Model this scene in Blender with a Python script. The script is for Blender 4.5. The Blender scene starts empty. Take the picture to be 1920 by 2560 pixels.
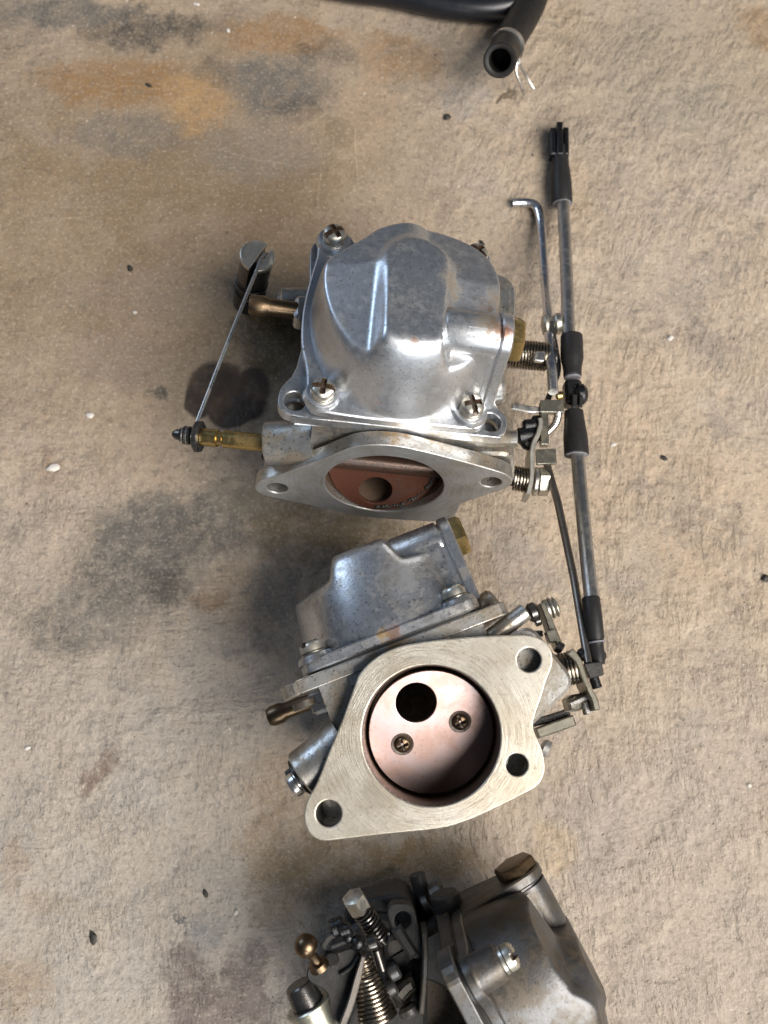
import bpy, bmesh, math, random
import numpy as np
from mathutils import Vector, Matrix
random.seed(4); rng = np.random.default_rng(7)
sc = bpy.context.scene
COL = sc.collection
S = 0.001                                   # everything below is written in millimetres
R = math.radians

# ------------------------------------------------------------------ camera
CAM_Z, TILT, FOC = 471.0, R(12.6), 2500.0   # height, tilt off vertical, focal length in photo pixels (1920 x 2560)
cd = bpy.data.cameras.new('camera'); cam = bpy.data.objects.new('camera', cd); COL.objects.link(cam)
cam.location = (0, 0, CAM_Z*S); cam.rotation_euler = (TILT, 0, 0)
cd.sensor_fit = 'VERTICAL'; cd.angle = 2*math.atan(1280/FOC); cd.clip_start = 0.005; cd.clip_end = 50
cd.dof.use_dof = True; cd.dof.focus_distance = 0.40; cd.dof.aperture_fstop = 8.0
sc.camera = cam
# ------------------------------------------------------------------ light
w = bpy.data.worlds.new('World'); sc.world = w; w.use_nodes = True
bg = w.node_tree.nodes['Background']; bg.inputs[0].default_value = (0.62, 0.76, 1.0, 1); bg.inputs[1].default_value = 0.085
def area(name, loc, target, sx, sy, power, col):
    ld = bpy.data.lights.new(name, 'AREA'); ld.shape = 'RECTANGLE'; ld.size = sx; ld.size_y = sy; ld.energy = power; ld.color = col
    o = bpy.data.objects.new(name, ld); COL.objects.link(o); o.location = loc
    o.rotation_euler = (Vector(target)-Vector(loc)).to_track_quat('-Z', 'Y').to_euler()
    return o
area('door_light', (1.25, -0.75, 1.75), (0, 0.1, 0), 1.55, 1.55, 130, (1.0, 0.955, 0.90))
area('sky_opening', (-1.7, 1.5, 1.1), (0, 0.1, 0.05), 1.0, 0.8, 17, (0.58, 0.75, 1.0))
area('window_light', (0.5, -2.2, 1.3), (0, 0.1, 0.05), 0.8, 0.7, 24, (0.93, 0.97, 1.0))
sc.view_settings.view_transform = 'Standard'; sc.view_settings.look = 'None'
sc.view_settings.exposure = 0.12; sc.view_settings.gamma = 1.0
sc.cycles.max_bounces = 6

# ------------------------------------------------------------------ photo measure -> place
FWD = Vector((0, math.sin(TILT), -math.cos(TILT))); UPV = Vector((0, math.cos(TILT), math.sin(TILT))); RIV = Vector((1, 0, 0))
def src(x, y, z):                           # photo pixel at height z (mm)
    r = FWD + RIV*((x-960)/FOC) + UPV*((1280-y)/FOC)
    return Vector((0, 0, CAM_Z)) + r*((z-CAM_Z)/r.z)
KQ = 1920/1659
def at(x, y, z): return src(x*KQ, y*KQ, z)
def crop(x0, y0, k): return lambda x, y, z: src(x0+x/k, y0+y/k, z)
cR = crop(1150, 760, 4.0975); cR0 = crop(1150, 260, 4.0975); cL = crop(420, 560, 3.5675)
cS = crop(1150, 1400, 4.1475); cB = crop(640, 2160, 3.770); cT = crop(860, 0, 1.565)

# ------------------------------------------------------------------ materials
def node(nt, typ, ins=None, **props):
    nd = nt.nodes.new(typ)
    for k, v in props.items(): setattr(nd, k, v)
    for k, v in (ins or {}).items():
        s = nd.inputs[k]
        if isinstance(v, bpy.types.NodeSocket): nt.links.new(v, s)
        else: s.default_value = v
    return nd
def rgba(c): return (c[0], c[1], c[2], 1)
def mth(nt, op, a, b=None, c=None, clamp=False):
    ins = {0: a}
    if b is not None: ins[1] = b
    if c is not None: ins[2] = c
    return node(nt, 'ShaderNodeMath', ins, operation=op, use_clamp=clamp).outputs[0]
def smooth(nt, v, lo, hi, o0=0.0, o1=1.0):
    return node(nt, 'ShaderNodeMapRange', {0: v, 1: lo, 2: hi, 3: o0, 4: o1}, interpolation_type='SMOOTHSTEP').outputs[0]
def mixc(nt, f, a, b):
    nd = node(nt, 'ShaderNodeMix', {0: f}, data_type='RGBA')
    for i, v in ((6, a), (7, b)):
        if isinstance(v, bpy.types.NodeSocket): nt.links.new(v, nd.inputs[i])
        else: nd.inputs[i].default_value = rgba(v)
    return nd.outputs[2]
def noise(nt, vec, scale, detail=4, rough=0.55, dist=0.0):
    return node(nt, 'ShaderNodeTexNoise', {'Vector': vec, 'Scale': scale, 'Detail': detail, 'Roughness': rough, 'Distortion': dist}).outputs['Fac']
def start(name):
    m = bpy.data.materials.new(name); m.use_nodes = True; nt = m.node_tree
    b = nt.nodes['Principled BSDF']
    tc = node(nt, 'ShaderNodeTexCoord'); oi = node(nt, 'ShaderNodeObjectInfo')
    sv = node(nt, 'ShaderNodeVectorMath', {0: tc.outputs['Object'], 1: (1000, 1000, 1000)}, operation='MULTIPLY')
    ov = node(nt, 'ShaderNodeVectorMath', {0: oi.outputs['Location'], 1: (7000, 7000, 7000)}, operation='MULTIPLY')
    v = node(nt, 'ShaderNodeVectorMath', {0: sv.outputs[0], 1: ov.outputs[0]}, operation='ADD')
    return m, nt, b, v.outputs[0], sv.outputs[0]
def metal(name, base, rough=0.4, metallic=1.0, stain=(0.10, 0.075, 0.05), amount=0.5, speck=0.5, bump=0.05, tint=None, fine=1.0, spots=()):
    m, nt, b, v, sv = start(name)
    n1 = noise(nt, v, 0.07, 5, 0.6, 0.4); n2 = noise(nt, v, 0.33, 5, 0.65); n3 = noise(nt, v, fine, 3, 0.6)
    col = base
    if tint: col = mixc(nt, smooth(nt, n1, 0.40, 0.62), base, tint)
    st = mth(nt, 'MULTIPLY', smooth(nt, mth(nt, 'ADD', mth(nt, 'MULTIPLY', n1, 0.6), mth(nt, 'MULTIPLY', n2, 0.4)), 0.47, 0.66), amount)
    col = mixc(nt, st, col, stain)
    sp = mth(nt, 'MULTIPLY', smooth(nt, n3, 0.585, 0.68), speck)
    col = mixc(nt, sp, col, (stain[0]*.4, stain[1]*.4, stain[2]*.4))
    if spots:
        for rot, th in (((0.3, 0.2, 0.6), .665), ((1.1, 0.5, -0.7), .675)):
            mp = node(nt, 'ShaderNodeMapping', {'Vector': v, 'Rotation': rot, 'Scale': (0.05, 1.5, 1.5)})
            sn = noise(nt, mp.outputs[0], 1.0, 2, 0.5)
            col = mixc(nt, mth(nt, 'MULTIPLY', smooth(nt, sn, th, th+.03), 0.45), col, (0.30, 0.29, 0.28))
    for (p, r, c, sg) in spots:
        q = BOWLM @ Vector(p); ds = node(nt, 'ShaderNodeVectorMath', {0: sv, 1: (q.x, q.y, q.z)}, operation='DISTANCE').outputs['Value']
        f = smooth(nt, mth(nt, 'ADD', mth(nt, 'DIVIDE', ds, r), mth(nt, 'MULTIPLY', mth(nt, 'SUBTRACT', n2, 0.5), 2.2)), 0.35, 1.0, sg, 0.0)
        col = mixc(nt, f, col, c); st = mth(nt, 'MAXIMUM', st, f)
    nt.links.new(col, b.inputs['Base Color'])
    nt.links.new(mth(nt, 'SUBTRACT', metallic, mth(nt, 'MULTIPLY', st, 0.45), clamp=True), b.inputs['Metallic'])
    rr = mth(nt, 'ADD', mth(nt, 'MULTIPLY', mth(nt, 'SUBTRACT', n2, 0.5), 0.16), mth(nt, 'ADD', rough, mth(nt, 'MULTIPLY', st, 0.12)), clamp=True)
    nt.links.new(rr, b.inputs['Roughness'])
    if bump:
        h = mth(nt, 'ADD', n3, mth(nt, 'MULTIPLY', n2, 0.35))
        bp = node(nt, 'ShaderNodeBump', {'Strength': 1.0, 'Distance': bump*S, 'Height': h}); nt.links.new(bp.outputs[0], b.inputs['Normal'])
    return m
def machined(name, base, dark, rough=0.36):
    m, nt, b, v, sv = start(name)
    sx = node(nt, 'ShaderNodeSeparateXYZ', {0: sv})
    r = mth(nt, 'SQRT', mth(nt, 'ADD', mth(nt, 'MULTIPLY', sx.outputs[0], sx.outputs[0]), mth(nt, 'MULTIPLY', sx.outputs[2], sx.outputs[2])))
    wob = noise(nt, v, 0.04, 2); r2 = mth(nt, 'ADD', r, mth(nt, 'MULTIPLY', wob, 2.0))
    ang = mth(nt, 'ARCTAN2', sx.outputs[2], sx.outputs[0])
    cv = node(nt, 'ShaderNodeCombineXYZ', {0: mth(nt, 'MULTIPLY', r2, 2.6), 1: mth(nt, 'MULTIPLY', ang, 2.2), 2: 0.0}).outputs[0]
    g = noise(nt, cv, 1.0, 5, 0.7); n1 = noise(nt, v, 0.06, 5, 0.6); n2 = noise(nt, v, 0.5, 5, 0.65); n3 = noise(nt, v, 1.2, 3)
    near = smooth(nt, r, 29, 42, 1.0, 0.5)
    ln = mth(nt, 'MULTIPLY', smooth(nt, g, 0.47, 0.60), near)
    col = mixc(nt, smooth(nt, n1, 0.38, 0.65), base, (base[0]*.80, base[1]*.76, base[2]*.70))
    col = mixc(nt, mth(nt, 'MULTIPLY', ln, 0.34), col, dark)
    col = mixc(nt, mth(nt, 'MULTIPLY', smooth(nt, n2, 0.55, 0.72), 0.40), col, dark)
    col = mixc(nt, mth(nt, 'MULTIPLY', smooth(nt, n3, 0.62, 0.70), 0.4), col, (0.04, 0.03, 0.025))
    nt.links.new(col, b.inputs['Base Color'])
    nt.links.new(mth(nt, 'ADD', mth(nt, 'MULTIPLY', n2, 0.25), rough-0.1), b.inputs['Roughness'])
    b.inputs['Metallic'].default_value = 0.85
    bp = node(nt, 'ShaderNodeBump', {'Strength': 1.0, 'Distance': 0.09*S, 'Height': mth(nt, 'ADD', g, mth(nt, 'MULTIPLY', n3, 0.3))})
    nt.links.new(bp.outputs[0], b.inputs['Normal'])
    return m
def plain(name, base, rough=0.5, metallic=0.0, var=0.25, bump=0.04, sc_=0.6, coat=0.0, spec=0.5):
    if name in ('black_socket_plastic', 'matte_black_rubber', 'dark_grimy_plate'): spec = 0.22
    m, nt, b, v, _ = start(name)
    n = noise(nt, v, sc_, 5, 0.6)
    col = mixc(nt, smooth(nt, n, 0.35, 0.68), base, tuple(c*(1-var)+0.35*var*sum(base)/3 for c in base))
    nt.links.new(col, b.inputs['Base Color']); b.inputs['Metallic'].default_value = metallic
    nt.links.new(mth(nt, 'ADD', mth(nt, 'MULTIPLY', n, 0.3), rough-0.15), b.inputs['Roughness'])
    b.inputs['Specular IOR Level'].default_value = spec; b.inputs['Coat Weight'].default_value = coat; b.inputs['Coat Roughness'].default_value = 0.12
    bp = node(nt, 'ShaderNodeBump', {'Strength': 1.0, 'Distance': bump*S, 'Height': noise(nt, v, sc_*4, 3)}); nt.links.new(bp.outputs[0], b.inputs['Normal'])
    return m
BOWLM = Matrix.Rotation(R(15.35), 4, 'Y')
TAN = (0.20, 0.145, 0.085); RUST = (0.15, 0.06, 0.025); SOOT = (0.03, 0.025, 0.022)
MAT = dict(
    cast=metal('cast_aluminium', (0.56, 0.585, 0.62), 0.32, 0.95, (0.16, 0.125, 0.085), 0.55, 0.55, 0.05, (0.47, 0.475, 0.48)),
    bowl1=metal('stained_bowl_aluminium', (0.53, 0.55, 0.58), 0.37, 0.95, (0.24, 0.21, 0.17), 0.30, 0.5, 0.04, (0.48, 0.49, 0.505), spots=[((31, 30, 76), 6, RUST, .8), ((26, 33, 75), 7, TAN, .7), ((33, 50, 64), 9, TAN, .75), ((13.5, 50, 73), 8, TAN, .7), ((12, 38, 72), 6, TAN, .6), ((34, 29, 74), 4, RUST, .7), ((-1, 20, 77), 2.2, RUST, .7), ((-10, 8.5, 49), 2.2, RUST, .6), ((-13, 27, 70), 3, SOOT, .6), ((-40, 35, 42), 2, SOOT, .9), ((28, 44, 67), 5, RUST, .5)]),
    bowl2=metal('grimy_bowl_aluminium', (0.52, 0.53, 0.55), 0.32, 0.95, (0.15, 0.12, 0.08), 0.55, 0.7, 0.05, (0.43, 0.43, 0.43), spots=[((0, 6.8, 39), 5, RUST, .8), ((-4, 6.8, 39.5), 4, (0.30, 0.18, 0.05), .8), ((-30, 8, 43), 7, SOOT, .7), ((27, 8, 43), 7, SOOT, .7), ((10, 12, 60), 12, (0.20, .19, .18), .5), ((34, 20, 52), 4, TAN, .5), ((-18, 8, 44), 5, SOOT, .5), ((14, 7, 41), 4, SOOT, .6)]),
    cast2=metal('grimy_cast_aluminium', (0.42, 0.415, 0.40), 0.36, 0.9, (0.13, 0.095, 0.055), 0.75, 0.8, 0.06, (0.32, 0.29, 0.245), spots=[((0, 8, 31), 9, (0.23, 0.13, 0.035), .8), ((-10, 8, 31), 6, TAN, .7), ((44, 14, 2), 14, (0.19, 0.155, 0.11), .75), ((20, 8, 30), 8, (0.18, .14, .09), .6)]),
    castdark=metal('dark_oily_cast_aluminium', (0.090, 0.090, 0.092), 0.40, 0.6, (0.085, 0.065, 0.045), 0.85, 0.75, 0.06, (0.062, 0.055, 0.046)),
    machined=machined('machined_flange_face', (0.50, 0.465, 0.40), (0.065, 0.052, 0.04), 0.40),
    machined2=machined('dull_machined_flange_face', (0.47, 0.475, 0.475), (0.10, 0.085, 0.07), 0.42),
    zincdark=metal('stained_zinc_plate', (0.26, 0.245, 0.20), 0.30, 0.95, (0.11, 0.085, 0.05), 0.8, 0.5, 0.03),
    steel=metal('bright_steel', (0.62, 0.60, 0.56), 0.28, 1.0, (0.12, 0.08, 0.05), 0.5, 0.4, 0.02),
    zinc=metal('zinc_plated_steel', (0.55, 0.53, 0.47), 0.38, 1.0, (0.12, 0.09, 0.05), 0.6, 0.4, 0.03),
    rod=metal('grey_linkage_rod', (0.46, 0.45, 0.43), 0.36, 1.0, (0.15, 0.11, 0.08), 0.4, 0.5, 0.02),
    chrome=metal('polished_steel_rod', (0.66, 0.67, 0.70), 0.24, 1.0, (0.20, 0.15, 0.11), 0.25, 0.15, 0.0),
    darkrod=metal('dark_steel_rod', (0.25, 0.225, 0.20), 0.40, 1.0, (0.10, 0.07, 0.05), 0.5, 0.5, 0.03),
    oily=metal('black_oily_steel', (0.10, 0.095, 0.09), 0.26, 0.9, (0.015, 0.012, 0.01), 0.8, 0.3, 0.04),
    spring=metal('spring_steel', (0.24, 0.21, 0.17), 0.26, 1.0, (0.08, 0.05, 0.03), 0.5, 0.3, 0.01),
    brass=metal('old_brass', (0.46, 0.33, 0.135), 0.30, 1.0, (0.12, 0.07, 0.025), 0.85, 0.7, 0.03),
    brassdark=metal('dark_brass', (0.125, 0.088, 0.055), 0.36, 1.0, (0.08, 0.045, 0.02), 0.7, 0.5, 0.03),
    copper=metal('rusty_choke_plate', (0.058, 0.017, 0.007), 0.55, 0.2, (0.03, 0.014, 0.009), 0.8, 0.6, 0.10),
    oilbrown=metal('brown_oily_shaft', (0.06, 0.035, 0.024), 0.30, 0.5, (0.03, 0.018, 0.012), 0.8, 0.7, 0.10),
    plate=metal('throttle_plate_metal', (0.36, 0.285, 0.28), 0.40, 0.92, (0.27, 0.15, 0.10), 0.35, 0.3, 0.02, (0.38, 0.275, 0.25)),
    bore=metal('dark_bore_wall', (0.17, 0.115, 0.08), 0.45, 0.8, (0.03, 0.02, 0.015), 0.8, 0.5, 0.05),  # brown wall tone, darkened to hold the shade inside the bore
    grime=plain('oily_rust_grime', (0.055, 0.032, 0.018), 0.35, 0.2, 0.5, 0.1),
    darkplate=plain('dark_grimy_plate', (0.040, 0.038, 0.036), 0.45, 0.2, 0.5, 0.08, 0.4),
    rubber=plain('matte_black_rubber', (0.014, 0.013, 0.012), 0.44, 0, 0.6, 0.05, 0.5),
    gloss=plain('glossy_black_hose_rubber', (0.008, 0.009, 0.012), 0.30, 0, 0.2, 0.01, 0.1),
    plastic=plain('black_socket_plastic', (0.016, 0.015, 0.015), 0.46, 0, 0.5, 0.05, 0.7),
    wet=plain('oil_wet_black', (0.008, 0.008, 0.009), 0.24, 0.3, 0.3, 0.15, 0.5),
    gasket=plain('black_gasket', (0.012, 0.010, 0.009), 0.5, 0, 0.3),
    worn=plain('worn_pale_plastic_edge', (0.15, 0.15, 0.165), 0.5, 0, 0.4),
    pale=plain('pale_stone', (0.50, 0.46, 0.41), 0.5, 0, 0.4, 0.1, 1.5),
    crumb=plain('dark_crumb', (0.018, 0.014, 0.010), 0.6, 0, 0.4, 0.1, 1.5),
    olive=metal('olive_plated_steel', (0.40, 0.385, 0.31), 0.34, 0.9, (0.13, 0.11, 0.07), 0.6, 0.6, 0.05),
)

# ------------------------------------------------------------------ mesh building
BA = R(15.35)
BOWL = Matrix.Rotation(BA, 4, 'Y')          # float bowl sits turned about the bore
def frame(o, zdir, xhint=(1, 0, 0)):
    z = Vector(zdir).normalized(); x = Vector(xhint); x = x - z*x.dot(z)
    if x.length < 1e-4: x = Vector((0, 1, 0)) - z*z.y
    x.normalize(); y = z.cross(x)
    m = Matrix((x, y, z)).transposed().to_4x4(); m.translation = Vector(o); return m
def world_of(o): return (world_of(o.parent) if o.parent else Matrix()) @ o.matrix_basis
class MB:
    def __init__(self, M=None): self.v = []; self.f = []; self.mi = []; self.M = M or Matrix()
    def add(self, vs, fs, M=None, mi=0):
        T = self.M @ M if M else self.M; o = len(self.v)
        self.v += [T @ Vector(p) for p in vs]; self.f += [[i+o for i in f] for f in fs]; self.mi += [mi]*len(fs); return self
    def lathe(self, o, axis, prof, n=28, mi=0, a0=0.0):       # prof: (height, radius); radius 0 closes
        vs, fs, rows = [], [], []
        for h, r in prof:
            if r <= 0: rows.append([len(vs)]); vs.append((0, 0, h))
            else:
                rows.append(list(range(len(vs), len(vs)+n)))
                vs += [(r*math.cos(a0+2*math.pi*i/n), r*math.sin(a0+2*math.pi*i/n), h) for i in range(n)]
        for a, b in zip(rows, rows[1:]):
            for i in range(n):
                j = (i+1) % n
                if len(a) == 1 and len(b) == 1: continue
                if len(a) == 1: fs.append([a[0], b[j], b[i]])
                elif len(b) == 1: fs.append([a[i], a[j], b[0]])
                else: fs.append([a[i], a[j], b[j], b[i]])
        return self.add(vs, fs, frame(o, axis), mi)
    def cyl(self, a, b, r, n=24, c=0.3, r2=None, mi=0, a0=0.0):
        a, b = Vector(a), Vector(b); L = (b-a).length; r2 = r2 or r
        return self.lathe(a, b-a, [(0, 0), (0, r-c), (c, r), (L-c, r2), (L, r2-c), (L, 0)], n, mi, a0)
    def tube(self, pts, rad, n=10, mi=0, cap=True):
        P = [Vector(p) for p in pts]; m = len(P); rs = rad if hasattr(rad, '__len__') else [rad]*m
        vs, fs = [], []; t0 = (P[1]-P[0]).normalized(); u = t0.orthogonal().normalized()
        for i in range(m):
            t = (P[min(i+1, m-1)]-P[max(i-1, 0)]).normalized()
            u = (u - t*u.dot(t)).normalized(); w_ = t.cross(u)
            vs += [P[i] + (u*math.cos(2*math.pi*k/n) + w_*math.sin(2*math.pi*k/n))*rs[i] for k in range(n)]
        for i in range(m-1):
            for k in range(n):
                j = (k+1) % n; fs.append([i*n+k, i*n+j, (i+1)*n+j, (i+1)*n+k])
        if cap: fs.append(list(range(n))[::-1]); fs.append(list(range((m-1)*n, m*n)))
        return self.add(vs, fs, None, mi)
    def prism(self, out, h0, h1, c=0.4, M=None, mi=0):        # outline in (x, y), anticlockwise, pushed along z, chamfered
        P = np.array(out, float); n = len(P)
        if 0.5*np.sum(P[:, 0]*np.roll(P[:, 1], -1)-np.roll(P[:, 0], -1)*P[:, 1]) < 0: P = P[::-1]
        d1 = P-np.roll(P, 1, 0); d2 = np.roll(P, -1, 0)-P
        n1 = np.stack([-d1[:, 1], d1[:, 0]], 1); n1 /= np.linalg.norm(n1, axis=1)[:, None]+1e-9
        n2 = np.stack([-d2[:, 1], d2[:, 0]], 1); n2 /= np.linalg.norm(n2, axis=1)[:, None]+1e-9
        nn = n1+n2; nn /= np.maximum(0.35, (nn*n1).sum(1))[:, None]; Q = P+nn*c
        if c > 0: rings = [(Q, h0), (P, h0+c), (P, h1-c), (Q, h1)]
        else: rings = [(P, h0), (P, h1)]
        vs = [(x, y, h) for ring, h in rings for x, y in ring]; fs = []
        for k in range(len(rings)-1):
            for i in range(n): j = (i+1) % n; fs.append([k*n+i, k*n+j, (k+1)*n+j, (k+1)*n+i])
        fs.append(list(range(n))[::-1]); fs.append(list(range((len(rings)-1)*n, len(rings)*n)))
        return self.add(vs, fs, M, mi)
    def box(self, ctr, size, M=None, c=0.5, r=1.0, mi=0):
        x, y, z = [s/2 for s in size]
        T = (M or Matrix()) @ Matrix.Translation(ctr)
        return self.prism(fillet([(-x, -y), (x, -y), (x, y), (-x, y)], min(r, x*.9, y*.9)), -z, z, min(c, z*.8), T, mi)
    def holed(self, out, holes, h0, h1, bev, M, mi=0):        # plate with round or outlined holes, bevelled on every edge
        cu = bpy.data.curves.new('tmp', 'CURVE'); cu.dimensions = '2D'; cu.fill_mode = 'BOTH'
        for pts in [out]+holes:
            sp = cu.splines.new('POLY'); sp.points.add(len(pts)-1); sp.use_cyclic_u = True
            for q, (x, y) in zip(sp.points, pts): q.co = (x, y, 0, 1)
        cu.extrude = (h1-h0)/2-bev; cu.bevel_depth = bev; cu.bevel_resolution = 2; cu.offset = -bev
        ob = bpy.data.objects.new('tmp', cu); COL.objects.link(ob)
        me = bpy.data.meshes.new_from_object(ob)
        vs = [(p.co.x, p.co.y, p.co.z+(h0+h1)/2) for p in me.vertices]; fs = [list(p.vertices) for p in me.polygons]
        bpy.data.objects.remove(ob); bpy.data.curves.remove(cu); bpy.data.meshes.remove(me)
        return self.add(vs, fs, M, mi)
    def spring(self, a, b, r, turns, wire, r2=None, n=18, k=7):
        a, b = Vector(a), Vector(b); F = frame(a, b-a); L = (b-a).length; N = int(turns*n)
        pts = []
        for i in range(N+1):
            t = i/N; rr = r+((r2 or r)-r)*t; th = 2*math.pi*turns*t
            pts.append(F @ Vector((rr*math.cos(th), rr*math.sin(th), L*t)))
        return self.tube(pts, wire, k)
    def ball(self, o, r, axis=(0, 0, 1), n=24, mi=0):
        return self.lathe(o, axis, [(-r, 0)]+[(-r*math.cos(math.pi*i/12), r*math.sin(math.pi*i/12)) for i in range(1, 12)]+[(r, 0)], n, mi)
    def build(self, name, mat, parent=None, label=None, sharp=34, world=False):
        me = bpy.data.meshes.new(name)
        inv = world_of(parent).inverted() if (world and parent) else None
        vs = []
        for p in self.v:
            q = Vector(p)*S
            vs.append(inv @ q if inv else q)
        me.from_pydata(vs, [], self.f)
        for m in (mat if isinstance(mat, (list, tuple)) else [mat]): me.materials.append(MAT[m])
        for p, i in zip(me.polygons, self.mi): p.material_index = i
        bm = bmesh.new(); bm.from_mesh(me); bmesh.ops.remove_doubles(bm, verts=bm.verts, dist=1e-7); bmesh.ops.recalc_face_normals(bm, faces=bm.faces); bm.to_mesh(me); bm.free()
        me.polygons.foreach_set('use_smooth', [True]*len(me.polygons)); me.set_sharp_from_angle(angle=R(sharp)); me.update()
        o = bpy.data.objects.new(name, me); COL.objects.link(o)
        if parent: o.parent = parent
        if label: o['label'] = label
        return o
def fillet(pts, r, seg=5):
    out = []; n = len(pts)
    for i in range(n):
        p = Vector(pts[i]).to_2d(); a = Vector(pts[i-1]).to_2d(); b = Vector(pts[(i+1) % n]).to_2d()
        rr = r[i] if hasattr(r, '__len__') else r
        u = a-p; v = b-p; d = min(rr, u.length*.48, v.length*.48)
        if d < 1e-3: out.append((p.x, p.y)); continue
        A = p+u.normalized()*d; B = p+v.normalized()*d
        for k in range(seg+1):
            t = k/seg; q = A*(1-t)**2+p*2*t*(1-t)+B*t*t; out.append((q.x, q.y))
    return out
def circ(x, y, r, n=28): return [(x+r*math.cos(2*math.pi*i/n), y+r*math.sin(2*math.pi*i/n)) for i in range(n)]
def spline(pts, closed=False, k=6):
    P = [Vector(p) for p in pts]; n = len(P); out = []
    for i in range(n if closed else n-1):
        a = P[(i-1) % n] if closed else P[max(i-1, 0)]; b = P[i]; c = P[(i+1) % n]; d = P[(i+2) % n] if closed else P[min(i+2, n-1)]
        for j in range(k):
            t = j/k; out.append(0.5*((2*b)+(c-a)*t+(2*a-5*b+4*c-d)*t*t+(3*b-a-3*c+d)*t**3))
    if not closed: out.append(P[-1])
    return out
def thing(name, label, cat, M=None, group=None):
    o = bpy.data.objects.new(name, None); COL.objects.link(o); o.empty_display_size = 0.02
    o['label'] = label; o['category'] = cat
    if group: o['group'] = group
    if M is not None:
        M = M.copy(); M.translation = M.translation*S; o.matrix_world = M
    bpy.context.view_layer.update()
    return o
def tag(o, label, cat, group=None, kind=None):
    if label: o['label'] = label
    if cat: o['category'] = cat
    if group: o['group'] = group
    if kind: o['kind'] = kind
    return o

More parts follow.
